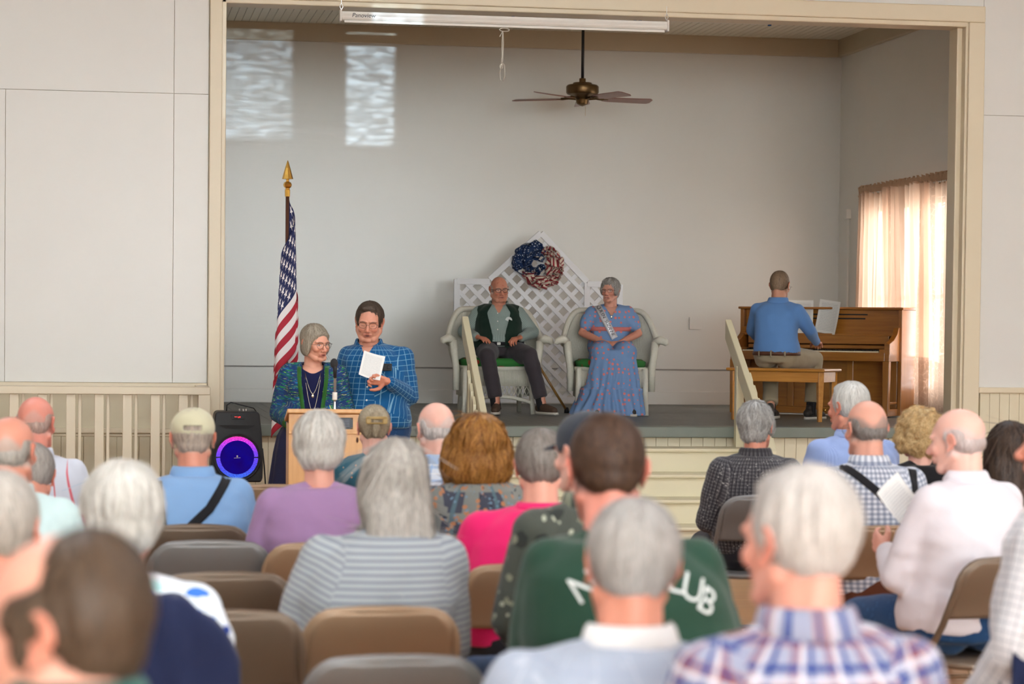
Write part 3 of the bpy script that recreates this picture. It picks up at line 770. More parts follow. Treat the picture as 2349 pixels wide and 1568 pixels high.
for i in range(51):
    if i % 7 in (1, 4): continue
    if k1 is None: k1 = MB().box(-.0055, .0055, -.20, -.055, .556, .568).build('black_key', BK, pn, bevel=.001, loc=(kx0+(i+1)*kw, 0, 0))
    else: inst(k1, (kx0+(i+1)*kw, 0, 0), pn)
for x in (-PL+.02, -.075):
    MB().prism([(x, .0), (x+.05, 0), (x+.055, .47), (x-.005, .47)], 'y', -.27, -.22).build('front_leg', PWV, pn, bevel=.004)
    B('toe_block', PWV, x, x+.05, -.25, .03, .0, .06); B('leg_brace', PWV, x+.01, x+.04, -.22, .02, .1, .12)
B('kneeboard', PW, -PL+.035, -.035, .02, .04, .06, .47); B('bottom_rail', PW, -PL+.035, -.035, .0, .04, .0, .06)
for x in (-PL+.04, -1.05, -.50, -.10): B('stile', PWV, x, x+.06, .005, .02, .06, .47)
for x in (-.78, -.72, -.66):
    MB().box(x-.012, x+.012, -.10, .02, .03, .045).build('pedal', BRASS, pn, bevel=.004)
tag(MB().box(-PL+.1, .06, .02, .3, .0, .012).build('white_strip', WHITEP, loc=(pc_.x, pc_.y, SZ+.0), rot=(0, 0, PB)), 'white strip on the stage floor under the piano', 'strip')
pn.location.z = SZ+.013
# sheet music on the piano
PAPER = paint('paper', (236, 234, 228), .7, .02, 10)
def music_mat():
    t = NT('music_print'); uv = t.n('ShaderNodeUVMap', uv_map='UVMap').outputs[0]; sp = t.n('ShaderNodeSeparateXYZ'); t.link(uv, sp.inputs[0])
    fr = t.math('FRACT', t.math('MULTIPLY', sp.outputs[1], 22.)); n = t.noise(t.mapping(uv, (60, 22, 1)), 3, 3)
    ln = t.math('MULTIPLY', t.math('LESS_THAN', fr, .45), t.math('GREATER_THAN', n, .47))
    inm = t.math('MULTIPLY', t.math('GREATER_THAN', sp.outputs[0], .1), t.math('LESS_THAN', sp.outputs[0], .9))
    inm = t.math('MULTIPLY', inm, t.math('MULTIPLY', t.math('GREATER_THAN', sp.outputs[1], .08), t.math('LESS_THAN', sp.outputs[1], .92)))
    t.col(t.mix(t.math('MULTIPLY', t.math('MULTIPLY', ln, inm), .5), lin((236, 234, 228)), lin((120, 120, 125)))); t.b.inputs['Roughness'].default_value = .7; return t.m
MUS = music_mat()
def sheet_paper(parent, T, w, h, curl=.02, name='page', n=10):
    V = []; UV = []
    for j in range(n+1):
        for i in range(n+1):
            a, b = i/n, j/n; V.append(T @ Vector(((a-.5)*w, curl*math.sin(a*PI)*(1-b*.4)+curl*.5*math.sin(b*2.5), b*h))); UV.append((a, b))
    F = np.array([(j*(n+1)+i, j*(n+1)+i+1, (j+1)*(n+1)+i+1, (j+1)*(n+1)+i) for j in range(n) for i in range(n)])
    me = mesh_from(np.array([tuple(v) for v in V]), F, name, MUS, uv=np.array(UV)[F.ravel()])
    return obj(name, me, parent)
sm = empty('sheet_music', pn.matrix_basis @ Vector((-.80, -.05, .706)), PB, 'open white sheet music standing on the piano in front of the pianist', 'sheet music')
sheet_paper(sm, Matrix.Translation((-.115, .0, 0)) @ Matrix.Rotation(.25, 4, 'Z') @ Matrix.Rotation(-.1, 4, 'X'), .22, .29)
sheet_paper(sm, Matrix.Translation((.11, .0, 0)) @ Matrix.Rotation(-.25, 4, 'Z') @ Matrix.Rotation(-.1, 4, 'X') @ Matrix.Rotation(.12, 4, 'Y'), .22, .29)
# ---- piano bench
BW = wood('bench_wood', (182, 118, 42), (204, 142, 62), 0, .3, 1., .25)
q1 = at_z(1884, 968, SZ)
bn = empty('piano_bench', (q1.x, q1.y, SZ), PB, 'long golden wooden piano bench under the seated pianist', 'bench')
BLn, BD, BH = .80, .36, .43
MB().box(-BLn-.03, .03, -.03, BD+.03, BH-.025, BH).build('seat', BW, bn, bevel=.01)
MB().box(-BLn+.02, -.02, .0, .02, BH-.11, BH-.025).box(-BLn+.02, -.02, BD-.02, BD, BH-.11, BH-.025).box(-.022, -.0, .02, BD-.02, BH-.11, BH-.025).box(-BLn, -BLn+.022, .02, BD-.02, BH-.11, BH-.025).build('apron', BW, bn, bevel=.003)
for (x, y) in ((-.025, .025), (-BLn+.025, .025), (-.025, BD-.025), (-BLn+.025, BD-.025)):
    MB().loft([(x, y, 0, .022, .022), (x, y, BH-.11, .034, .034), (x, y, BH-.025, .034, .034)], n=4, p=1).build('leg', BW, bn, bevel=.002)
# ---- speaker on its stand
s0 = place(542, 17.05, .72)
sk_ = empty('speaker', (s0.x, s0.y, .47), 0, 'black party speaker with a pink and blue glowing ring, beside the stage', 'speaker')
W2 = .172
prof = [(-W2*.98, .0), (W2*.98, .0), (W2*1.04, .03), (W2*1.06, .12), (W2, .34), (W2*.9, .48), (W2*.8, .495), (-W2*.8, .495), (-W2*.9, .48), (-W2, .34), (-W2*1.06, .12), (-W2*1.04, .03)]
MB().prism(prof, 'y', -.12, .16).build('cabinet', BLACKP, sk_, bevel=.012)
cy, cz = -.122, .175
def ringm(r0, r1, a0, a1, y, n=60, yd=-.006):
    mb = MB(); vs = []
    for i in range(n+1):
        a = a0+(a1-a0)*i/n
        vs += [(r0*math.cos(a), y, cz+r0*math.sin(a)), (r1*math.cos(a), y, cz+r1*math.sin(a)), (r1*math.cos(a), y+.01, cz+r1*math.sin(a))]
    mb.add(vs, [(3*i+k, 3*i+3+k, 3*i+4+k, 3*i+1+k) for i in range(n) for k in (0, 1)]); return mb
MB().lathe([(.165, 0), (.168, .02), (.158, .022), (.155, .0)], Matrix.Translation((0, cy, cz)) @ Matrix.Rotation(PI/2, 4, 'X'), n=48).build('bezel', BLACKP, sk_, smooth=True)
def ring_mat():
    t = NT('led_ring'); co = t.coord(); sp = t.n('ShaderNodeSeparateXYZ'); t.link(co, sp.inputs[0])
    z = t.math('SUBTRACT', sp.outputs[2], cz)
    cr_ = t.n('ShaderNodeValToRGB'); t.link(t.math('MULTIPLY_ADD', z, 1/.32, .5), cr_.inputs[0]); e = cr_.color_ramp.elements
    e[0].position = 0; e[0].color = (*lin((30, 110, 235)), 1); e[1].position = 1; e[1].color = (*lin((255, 60, 90)), 1)
    for p, c in ((.25, (60, 60, 240)), (.6, (110, 50, 240)), (.8, (190, 40, 230)), (.93, (240, 30, 190))):
        q = e.new(p); q.color = (*lin(c), 1)
    vo = t.n('ShaderNodeTexVoronoi'); t.link(co, vo.inputs['Vector']); vo.inputs['Scale'].default_value = 190
    t.link(cr_.outputs[0], t.b.inputs['Emission Color']); t.val(t.b.inputs['Emission Strength'], t.math('MULTIPLY_ADD', t.math('LESS_THAN', vo.outputs['Distance'], .5), .7, .5)); t.col((.02, .02, .05)); return t.m
LED = ring_mat()
for a0, a1 in ((.03, PI-.03), (PI+.03, 2*PI-.03)): ringm(.118, .146, a0, a1, cy-.012).build('glowing_ring', LED, sk_)
def cone_mat():
    t = NT('speaker_cone'); co = t.coord(); sp = t.n('ShaderNodeSeparateXYZ'); t.link(co, sp.inputs[0])
    g = t.noise(t.mapping(co, (1, 1, 1)), 12, 2); t.col((.004, .004, .02)); c = t.mix(g, lin((0, 0, 150)), lin((30, 0, 70)))
    t.link(c, t.b.inputs['Emission Color']); t.b.inputs['Emission Strength'].default_value = .75; t.b.inputs['Roughness'].default_value = .9; t.b.inputs['Specular IOR Level'].default_value = .05; return t.m
MB().lathe([(.118, .008), (.1, .004), (.05, .001), (.045, .008), (0, .010)], Matrix.Translation((0, cy-.003, cz)) @ Matrix.Rotation(PI/2, 4, 'X'), n=40).build('cone', cone_mat(), sk_, smooth=True)
MB().prism([(-.022, cz-.006), (.022, cz-.004), (.022, cz-.001), (-.022, cz-.003)], 'y', cy-.016, cy-.013).ell((0, cy-.014, cz+.008), (.006, .002, .007)).build('emblem', WHITEP, sk_)
MB().prism([(-.13, .40), (.13, .40), (.08, .375), (-.08, .375)], 'y', cy-.002, cy+.01).build('horn_slot', paint('horn_black', (6, 6, 7), .6), sk_)
MB().prism([(-.045, .44), (.05, .44), (.05, .475), (-.045, .475)], 'y', cy-.004, cy+.004).build('display', BLACKP, sk_, bevel=.002)
RED = emit('display_red', (220, 40, 40), 1.0)
MB().box(-.02, .0, cy-.006, cy-.004, .456, .460).box(.004, .01, cy-.006, cy-.004, .450, .460).box(.012, .022, cy-.006, cy-.004, .452, .462).build('display_digits', RED, sk_)
MB().tube([(-.07, 0, .49), (-.068, 0, .535), (-.04, 0, .555), (0, 0, .545), (.06, 0, .53), (.12, 0, .515), (.14, .02, .49)], .004, 6).build('cable', BLACKP, sk_, smooth=True)
for x in (.02, .045, .065): MB().tube([(x, -.02, .49), (x, -.02, .51)], .006, 8).build('knob', CHROME, sk_)
ss_ = empty('speaker_stand', (s0.x, s0.y, 0), 0, 'black pole stand holding up the glowing speaker', 'speaker stand')
MB().tube([(0, .02, .05), (0, .02, .468)], .019, 12).build('pole', BLACKM, ss_, smooth=True)
MB().tube([(0, .02, .40), (0, .02, .468)], .03, 12).build('collar', BLACKM, ss_, smooth=True)
for k in range(3):
    a = k*2*PI/3+.5; MB().tube([(0, .02, .22), (.28*math.cos(a), .02+.28*math.sin(a), .012)], .011, 8).build('leg', BLACKM, ss_, smooth=True)
tag(MB().tube([(.175, .02, .7), (.19, .05, .58), (.2, .05, .45), (.225, .1, .3), (.22, .12, .02), (.3, .2, .01)], .005, 6).build('speaker_cable', BLACKP, smooth=True, loc=(s0.x+.01, s0.y, 0)), 'thin black cable hanging down the right side of the speaker', 'cable')
# ---- lectern, its name plate and microphone
lp = place(765, 14.0, 1.1)
LW = wood('lectern_wood', (212, 156, 92), (228, 176, 114), 2, .35, .8, .2)
lc = empty('lectern', (lp.x, lp.y, 0), math.radians(-2), 'light oak lectern with a dark name plate in front of the couple', 'lectern')
MB().prism([(-.22, 1.075), (.2, 1.01), (.2, 1.035), (-.22, 1.10)], 'x', -.275, .275).build('desk_top', LW, lc, bevel=.005)
MB().box(-.265, .265, -.2, -.18, .1, 1.07).build('front_panel', LW, lc, bevel=.003)
MB().box(-.265, .265, -.207, -.2, .955, .975).build('moulding', LW, lc, bevel=.003)
for x in (-.265, .245): MB().box(x, x+.02, -.18, .18, .1, 1.01).build('side_panel', LW, lc, bevel=.003)
MB().box(-.24, .24, -.17, .17, .7, .72).build('shelf', LW, lc)
MB().box(-.29, .29, -.22, .2, 0, .1).build('base', LW, lc, bevel=.006)
pl = MB().box(.0, .1, -.206, -.2, .985, 1.05).build('name_plate', paint('plate_black', (26, 28, 36), .3), lc, bevel=.002)
for i in range(5): MB().box(.02, .08, -.2075, -.206, 1.035-i*.009, 1.038-i*.009).build('plate_line', paint('plate_text', (110, 112, 124), .5), pl)
for x in (.006, .094):
    for z in (.991, 1.044): MB().ell((x, -.206, z), .0035).build('screw', BRASS, pl)
mp = at_d(768, 925, 14.15)
ms = empty('microphone_stand', (mp.x, mp.y, 0), 0, 'silver microphone stand rising behind the lectern between the couple', 'microphone stand')
zt_ = 1.58-(818-744)/ (FP/14.15); zc = 1.58-(862-744)/(FP/14.15)
MB().tube([(0, 0, .02), (0, 0, zc)], .008, 10).build('pole', CHROME, ms, smooth=True)
MB().tube([(0, 0, 1.14), (0, 0, 1.185)], .015, 10).build('clutch', WHITEP, ms, smooth=True, bevel=.003)
MB().lathe([(0, .02), (.12, .018), (.13, 0), (0, 0)]).build('round_base', BLACKM, ms, smooth=True)
mc = empty('microphone', (mp.x, mp.y, zc), 0, 'black microphone clipped on the silver stand', 'microphone')
MB().tube([(0, 0, -.01), (0, .01, .05), (-.004, .015, .09)], [.011, .014, .02], 12).build('handle', BLACKP, mc, smooth=True)
MB().ell((-.006, .017, zt_-zc-.03), (.028, .028, .033)).build('grille', paint('mic_grille', (40, 40, 42), .5, .2, 200, .8, 600), mc, smooth=True)
mc.scale = (.82, .82, .9)
# ---- flag
fp = place(657, 16.3, 1.5)
fl_ = empty('flag_on_pole', (fp.x, fp.y, 0), 0, 'furled red, white and blue starred flag on a brown pole with gold spear tip', 'flag')
ztip = CZ+(742-367)/(FP/16.3)
MB().tube([(0, 0, .05), (0, 0, ztip-.19)], .0125, 10).build('pole', wood('pole_wood', (74, 44, 34), (98, 62, 46), 2, .3), fl_, smooth=True)
MB().lathe([(0, 0), (.16, 0), (.15, .03), (.04, .05), (.03, .08), (0, .08)]).build('base', BRASS, fl_, smooth=True)
zb_ = ztip-.23
MB().lathe([(.0, 0), (.017, 0), (.018, .045), (.014, .05), (.014, .055), (.025, .065), (.029, .08), (.022, .095), (.01, .1), (.01, .115), (.038, .117), (.03, .145), (.018, .19), (.006, .23), (0, .245)], Matrix.Translation((0, 0, ztip-.245)), n=8).build('spear_finial', BRASS, fl_, smooth=False)
FH, FL2 = .90, 1.45
zt0 = ztip-.27
def flagF(a, b):
    """a along the fly 0..1, b down the hoist 0..1"""
    g = a
    z = zt0 - b*FH*(1-.10*a) - FL2*(a*.62)*(1-.12*b) 
    down = (zt0-z)/(FH+FL2*.6)
    w_ = .03+.10*down
    ph = a*2*PI*1.7+.2
    x = w_*math.sin(ph)*(1-.25*b)+.016*a - .035*down*(1 if a > .2 else a/.2)
    y = -.03+.03*math.cos(ph*1.0) + .09*a + .015*math.sin(ph*2+b*3)
    if a < .06: x *= a/.06; y = y*(a/.06)
    return Vector((x+.012, y, z))
NA, NB = 80, 52
vs = [tuple(flagF(i/NA, j/NB)) for j in range(NB+1) for i in range(NA+1)]
mb = MB(); RD = paint('flag_red', (168, 28, 48), .75, .05, 9); WT = paint('flag_white', (232, 226, 224), .75, .03, 9); NV = paint('flag_navy', (26, 34, 82), .75, .05, 9)
fs = []; mi = []
for j in range(NB):
    for i in range(NA):
        fs.append((j*(NA+1)+i, j*(NA+1)+i+1, (j+1)*(NA+1)+i+1, (j+1)*(NA+1)+i))
        s = int(j/NB*13); mi.append(2 if (i/NA < .44 and s < 7) else (0 if s % 2 == 0 else 1))
mb.v = vs; mb.f = fs; mb.mi = mi
fo = mb.build('flag_cloth', [RD, WT, NV], fl_, smooth=True, solid=.003, recalc=False)
for r in range(9):
    for k in range(6 if r % 2 == 0 else 5):
        ca_ = (.44)*(k+(.5 if r % 2 == 0 else 1.))/6; cb_ = (7/13)*(r+.7)/9.6
        for side in (1, -1):
            pts = []
            c0_ = flagF(ca_, cb_); e = 1e-3
            nrm = (flagF(ca_+e, cb_)-c0_).cross(flagF(ca_, cb_+e)-c0_).normalized()*side*.0035
            pts.append(c0_+nrm)
            for t in range(10):
                rr = .036 if t % 2 == 0 else .014; an = PI/2+t*PI/5
                aa, bb = ca_+rr*math.cos(an)/FL2, cb_-rr*math.sin(an)/FH
                pts.append(flagF(max(aa, 0.001), max(bb, 0))+nrm)
            MB().add(pts, [(0, 1+t, 1+(t+1) % 10) for t in range(10)]).build('star', WT, fo, recalc=False)
# ---- folding chairs (faces +y towards the stage)
def chair_proto(tint, met):
    r = bpy.data.objects.new('folding_chair', None)
    r['category'] = 'chair'
    C.objects.link(r)
    pm = paint('chair_'+tint, met, .38, .05, 6, .05, 60, metal=.25)
    hw, tz = .225, .80
    arch = [(-hw, .24, .01), (-hw+.003, .06, .36), (-hw+.006, -.10, .56)]
    for a in np.linspace(0, PI/2, 7): arch.append((-hw+.012+.085*(1-math.cos(a)), -.175-.03*math.sin(a), tz-.11+.10*math.sin(a)))
    arch += [(-.05, -.215, tz-.004), (.05, -.215, tz-.004)]
    arch += [(-p[0], p[1], p[2]) for p in arch[-3::-1]]
    MB().tube(arch, .0125, 8).build('frame', pm, r, smooth=True)
    # curved back panel inside the arch
    vs = []; n = 14
    def edge(z):
        if z < tz-.11: return hw-.006
        t = (z-(tz-.11))/.10; return hw-.012-.085*(1-math.sqrt(max(0, 1-t*t)))
    rows = [.585, .60, .63, .66, .69, .72, .745, .765, .78, .79]
    for j, z in enumerate(rows):
        e = edge(z); yb = -.115-.09*ss(np.array(z), .55, .80)
        for i in range(n+1):
            x = -e+2*e*i/n; vs.append((x, float(yb)-.016*(1-(x/hw)**2), z))
    MB().add(vs, [(j*(n+1)+i, j*(n+1)+i+1, (j+1)*(n+1)+i+1, (j+1)*(n+1)+i) for j in range(len(rows)-1) for i in range(n)]).build('backrest', pm, r, smooth=True, solid=.012)
    MB().loft([(0, .02, .405, .185, .185), (0, .02, .41, .2, .2), (0, .02, .425, .205, .205), (0, .02, .43, .195, .195)], n=28, p=4).build('seat', pm, r, smooth=True)
    for s in (-1, 1): MB().tube([(s*.2, .12, .41), (s*.205, -.02, .3), (s*.21, -.27, .01)], .012, 8).build('rear_leg', pm, r, smooth=True)
    for (y, z) in ((-.20, .1), (-.13, .18)): MB().tube([(-.21, y, z), (.21, y, z)], .008, 8).build('crossbar', CHROME if met[0] < 140 and False else pm, r, smooth=True)
    MB().tube([(-.222, .17, .14), (.222, .17, .14)], .009, 8).build('crossbar', pm, r, smooth=True)
    for s in (-1, 1): 
        MB().box(s*.216-.008, s*.216+.008, -.03, .03, .40, .43).build('hinge', CHROME, r, bevel=.003)
        MB().tube([(s*hw, .24, 0), (s*hw, .24, .03)], .016, 8).tube([(s*.21, -.27, 0), (s*.21, -.27, .03)], .016, 8).build('foot_cap', paint('rubber_foot', (60, 56, 52), .8), r)
    return r
PROTO = {'tan': chair_proto('tan', (160, 132, 104)), 'brown': chair_proto('brown', (116, 99, 82)), 'grey': chair_proto('grey', (126, 124, 122))}
USED = set()
def chair(u, d, tint, label, rz=0, xy=None):
    r = PROTO[tint]
    if tint in USED: r = copy_tree(r)
    USED.add(tint)
    p = place(u, d, .8) if xy is None else Vector((xy[0], xy[1], 0))
    r.location = (p.x, p.y, 0); r.rotation_euler = (0, 0, rz); r['label'] = label; r['group'] = 'metal folding chairs for the audience'
    return r
# ================================================================== people
SKIN = attr_mat('skin', .48, sub=.08, bump=.08, bscale=140, spec=.4)
HAIRM = attr_mat('hair_strands', .5, bump=.15, bscale=300, spec=.35)
DKSHOE = paint('dark_shoe', (44, 38, 34), .55, .1, 20); SOLE = paint('pale_sole', (206, 200, 188), .7)
BROWNSHOE = paint('brown_walking_shoe', (74, 54, 40), .7, .2, 30, .2, 80)
BELTM = paint('brown_leather', (84, 50, 34), .5); BLACKC = paint('black_strap', (22, 22, 26), .9)
SOCK = paint('dark_sock', (34, 32, 34), .95)
STEELD = paint('dull_steel', (120, 118, 112), .4, metal=.6)
GLD = paint('glasses_metal', (70, 62, 56), .35, metal=.7)
def lens_mat():
    q = NT('glasses_lens'); q.t.nodes.remove(q.b); tr = q.n('ShaderNodeBsdfTransparent'); gl = q.n('ShaderNodeBsdfGlossy'); gl.inputs['Roughness'].default_value = .05
    mx = q.n('ShaderNodeMixShader'); mx.inputs[0].default_value = .07; q.link(tr.outputs[0], mx.inputs[1]); q.link(gl.outputs[0], mx.inputs[2]); q.link(mx.outputs[0], q.out.inputs[0]); return q.m
LENS = lens_mat()
def V3(*a): return Vector(a)
def lerp(a, b, t): return a+(b-a)*t
def mir(p): return Vector((-p[0], p[1], p[2]))
def seated(top=1.27, k=1.0, seat=.44, lean=.0, spread=.1, arms='lap', foot=0.0):
    J = {}; hd = .245*k
    neck = top-.246*k
    J['hips'] = V3(0, 0, seat+.10); J['waist'] = V3(0, -.035+lean*.2, seat+.10+(neck-seat-.1)*.35)
    J['chest'] = V3(0, -.045+lean*.6, seat+.10+(neck-seat-.1)*.72); J['neck'] = V3(0, -.035+lean, neck)
    for s, n in ((1, 'R'), (-1, 'L')):
        J['hip'+n] = V3(s*.09*k, .0, seat+.085); J['knee'+n] = V3(s*(.1+spread)*k, .43*k, seat+.07)
        J['ank'+n] = V3(s*(.09+spread)*k, .43*k+.02+foot, .09); J['toe'+n] = V3(s*.1, .19, 0)
        sh = V3(s*.172*k, -.045+lean*.9, neck-.088*k); J['sh'+n] = sh
        if arms == 'lap':
            J['el'+n] = V3(s*.235*k, .0+lean*.5, sh.z-.26*k); J['wr'+n] = V3(s*.12*k, .2*k, seat+.185)
            J['hd'+n] = (V3(-s*.35, .9, -.2), V3(0, -.1, -1))
    return J
def hand(mb, w, f, n, side, k=1.0, curl=.35, spread=.12, T=None, grip=None, fr=1.0):
    f = f.normalized(); n = (n-f*n.dot(f)).normalized(); t = n.cross(f)*(-side)
    S = .96*k; kn = [.088, .093, .087, .078]; off = [.029, .0095, -.010, -.028]; ln = [.078, .086, .08, .064]
    for i in range(4):
        a = w+t*off[i]*.45*S+f*.012; b = w+f*kn[i]*S+t*off[i]*S
        mb.limb([a, b], [.0155*S, .0125*S], T, 10)
        d = (f+t*(1.5-i)*spread*.35).normalized(); p = b
        c = curl[i] if hasattr(curl, '__len__') else curl
        nn = n.copy()
        for j, fr_ in enumerate((.46, .30, .24)):
            ang = c*(1.0 if j else .8); d2 = (d*math.cos(ang)+nn*math.sin(ang)); nn = (nn*math.cos(ang)-d*math.sin(ang)); d = d2.normalized()
            q = p+d*ln[i]*fr_*S
            mb.limb([p, q], [(.0098-.0009*j)*S*fr, (.0092-.0010*j)*S*fr], T, 10); p = q
    g = grip or (.5, .75, .3)
    a = w+f*.018*S+t*.016*S; b = a+(f*g[0]+t*g[1]+n*g[2]).normalized()*.046*S
    c = b+(f*.85+t*.25+n*g[2]*1.2).normalized()*.036*S; e = c+(f*.9-t*.02+n*g[2]).normalized()*.026*S
    mb.limb([a, b, c, e], [.0165*S, .0135*S, .0115*S, .0095*S], T, 10)
    mb.ell(w+f*.045*S, (.001, .001, .001), T)
FACE = {}
def head_T(J, yaw=0, pitch=0, tilt=0, k=1.0, fwd=.0, dz=0.):
    nj = J['neck']+V3(0, .014, .024*k+dz)
    R = Matrix.Rotation(yaw, 4, 'Z') @ Matrix.Rotation(-pitch, 4, 'X') @ Matrix.Rotation(tilt, 4, 'Y')
    return Matrix.Translation(nj) @ R @ Matrix.Translation(V3(0, .018+fwd, .105*k)) @ Matrix.Scale(k, 4)
def head_prims(mb, T, J, jaw=1.0, lids=True, fat=0., female=False, down=False, neckr=.056):
    mb.ell((0, -.015, .03), (.0755, .0965, .087), T, nu=24, nv=16)
    mb.ell((0, .032, .002), (.0625, .062, .088), T, nu=20, nv=14)
    mb.ell((0, .03, -.045), (.054*jaw+fat, .058, .06), T, nu=20, nv=12)
    for s in (-1, 1):
        mb.limb([(s*.052*jaw, -.008, -.05), (s*.03*jaw, .055, -.088)], [.022+fat, .02+fat*.6], T)
        mb.ell((s*.034, .062, -.022), (.026+fat*.6, .026, .024+fat*.6), T)
        mb.limb([(s*.046, .074, .022), (s*.014, .088, .022)], [.009, .0095], T, 8)
        # ears: flat shell with a rim
        mb.ell((s*.080, -.012, -.002), (.007, .019, .030), T, R=Matrix.Rotation(s*.35, 3, 'Z'))
        rim = [(s*(.083+.007*math.cos(a-2.6)), -.016+.019*math.cos(a), .0+.030*math.sin(a)) for a in np.linspace(-1.3, 3.6, 10)]
        mb.tube(rim, [.0048]*10, 6, T)
        mb.ell((s*.080, .0, -.03), (.006, .008, .008), T)
        mb.ell((s*.011, .102, -.034), (.0085, .010, .0075), T)
        if lids: mb.ell((s*.031, .0665, .004), (.0145, .0135, .0105), T)
    mb.ell((0, .066, -.094), (.024*jaw, .021, .019), T)
    mb.limb([(0, .087, .016), (0, .098, -.008), (0, .113, -.028)], [.0085, .009, .0115], T, 10)
    for x in np.linspace(-.02, .02, 5):
        c = 1-(abs(x)/.024)**2
        mb.ell((x, .086+.007*c, -.0565+.002*c), (.0075, .0065, .0045*c+.002), T); mb.ell((x*.9, .084+.007*c, -.0665), (.0075, .0065, .0055*c+.002), T)
    nb = J['neck']
    top = T @ V3(0, -.018, -.045)
    mb.limb([top, nb+V3(0, .005, .0), nb+V3(0, .01, -.07)], [neckr, neckr*1.06, neckr*1.25], None, 20)
    mb.limb([T @ V3(0, -.055, -.03), nb+V3(0, -.025, -.01)], [.036, neckr*.7], None, 16)
def gauss(x, z, x0, z0, sx, sz): return np.exp(-((x-x0)/sx)**2-((z-z0)/sz)**2)
def head_finish(V, T, skin, hairc=None, fringe=0, brow=(120, 100, 88), lip=(176, 104, 94), mouth=0, down=False, blush=1.0, female=False, spots=0):
    Ti = np.array(T.inverted()); Tn = np.array(T)
    q = V @ Ti[:3, :3].T + Ti[:3, 3]
    fr = ss(q[:, 1], .03, .06)
    x, z = q[:, 0], q[:, 2]; ax = np.abs(x)
    dy = -.008*gauss(ax, z, .031, .006, .02, .012) - .003*gauss(ax, z, .0, -.080, .03, .006) - .0035*gauss(x, z, 0, .012, .012, .008)
    dy += .0035*gauss(ax, z, .031, .003, .011, .007)
    dy -= .0025*gauss(ax-(.026-(z+.05)*.35), z, 0, -.05, .004, .022)
    q[:, 1] += dy*fr
    # concha of the ear
    ear = gauss(q[:, 1], z, -.010, -.002, .012, .017)*(ax > .074); q[:, 0] -= np.sign(x)*.006*ear
    V2 = q @ Tn[:3, :3].T + Tn[:3, 3]
    base = np.array(lin(skin)); col = np.tile(base, (len(V), 1))
    def mixc(m, c):
        nonlocal col
        m = np.clip(m, 0, 1)[:, None]; col = col*(1-m)+np.array(c)*m
    red = base*np.array([1.05, .72, .66])
    mixc(blush*(.45*gauss(ax, z, .042, -.028, .02, .02)+.5*gauss(x, z, 0, -.03, .014, .016))*fr, red)
    mixc((ax > .077)*.6*(np.abs(q[:, 1]+.01) < .04)*(np.abs(z) < .045), red)
    mixc(.5*gauss(q[:, 1], z, -.01, -.002, .009, .013)*(ax > .07), base*np.array([.6, .4, .36]))
    mixc(fr*.85*(gauss(ax-.031, z-.024+ .25*(ax-.031)**2*30, 0, 0, .02, .0035)), lin(brow))
    mixc(fr*.9*np.exp(-(x/.022)**4-((z+.0615)/.008)**2), lin(lip))
    if mouth: mixc(fr*.95*np.exp(-(x/(.013))**4-((z+.0615)/(.0035*mouth))**2), lin((60, 22, 22)))
    else: mixc(fr*.8*np.exp(-(x/.022)**4-((z+.0612)/.0014)**2), lin((90, 44, 42)))
    mixc(fr*.7*gauss(ax, z, .011, -.0405, .005, .003), lin((80, 40, 36)))
    zc = -.003 if down else .004
    if down: mixc(fr*.85*np.exp(-((ax-.031)/.013)**4-((z-zc-.0-(ax-.031)**2*12)/.0017)**2), lin((70, 46, 40)))
    else:
        mixc(fr*.8*np.exp(-((ax-.031)/.0135)**4-((z-.0095)/.0018)**2), lin((80, 52, 46)))
        mixc(fr*.95*np.exp(-((ax-.031)/.0105)**4-((z-.0035)/.0038)**2), lin((214, 204, 196)))
        mixc(fr*.98*np.exp(-((ax-.031)/.0048)**4-((z-.004)/.0044)**4), lin((52, 40, 34)))
    if hairc is not None and fringe:
        # short hair colour on the skin: sides and back below the crown
        lim = .035 if fringe < 1.5 else .13
        m = ss(lim-z+.02*np.sin(x*60), -.012, .02)*ss(.03-q[:, 1], 0, .03)*ss(z, -.062, -.035)*(1-ss(ax, .0805, .083)*(z < .03))
        if fringe > 1.5: m = ss(.075-q[:, 1]-.25*np.clip(-z+.05, 0, 1), 0, .02)*ss(z, -.062, -.04)*(1-ss(ax, .0805, .083)*(z < .03))
        mixc(m*.75, lin(hairc))
    if spots:
        for i in range(len(V)):
            if z[i] > .04:
                nz = noise.noise(Vector((q[i, 0]*45, q[i, 1]*45, z[i]*45)))
                if nz > .25: col[i] = col[i]*.55+red*.45*(1-(nz-.25))
    return V2, col
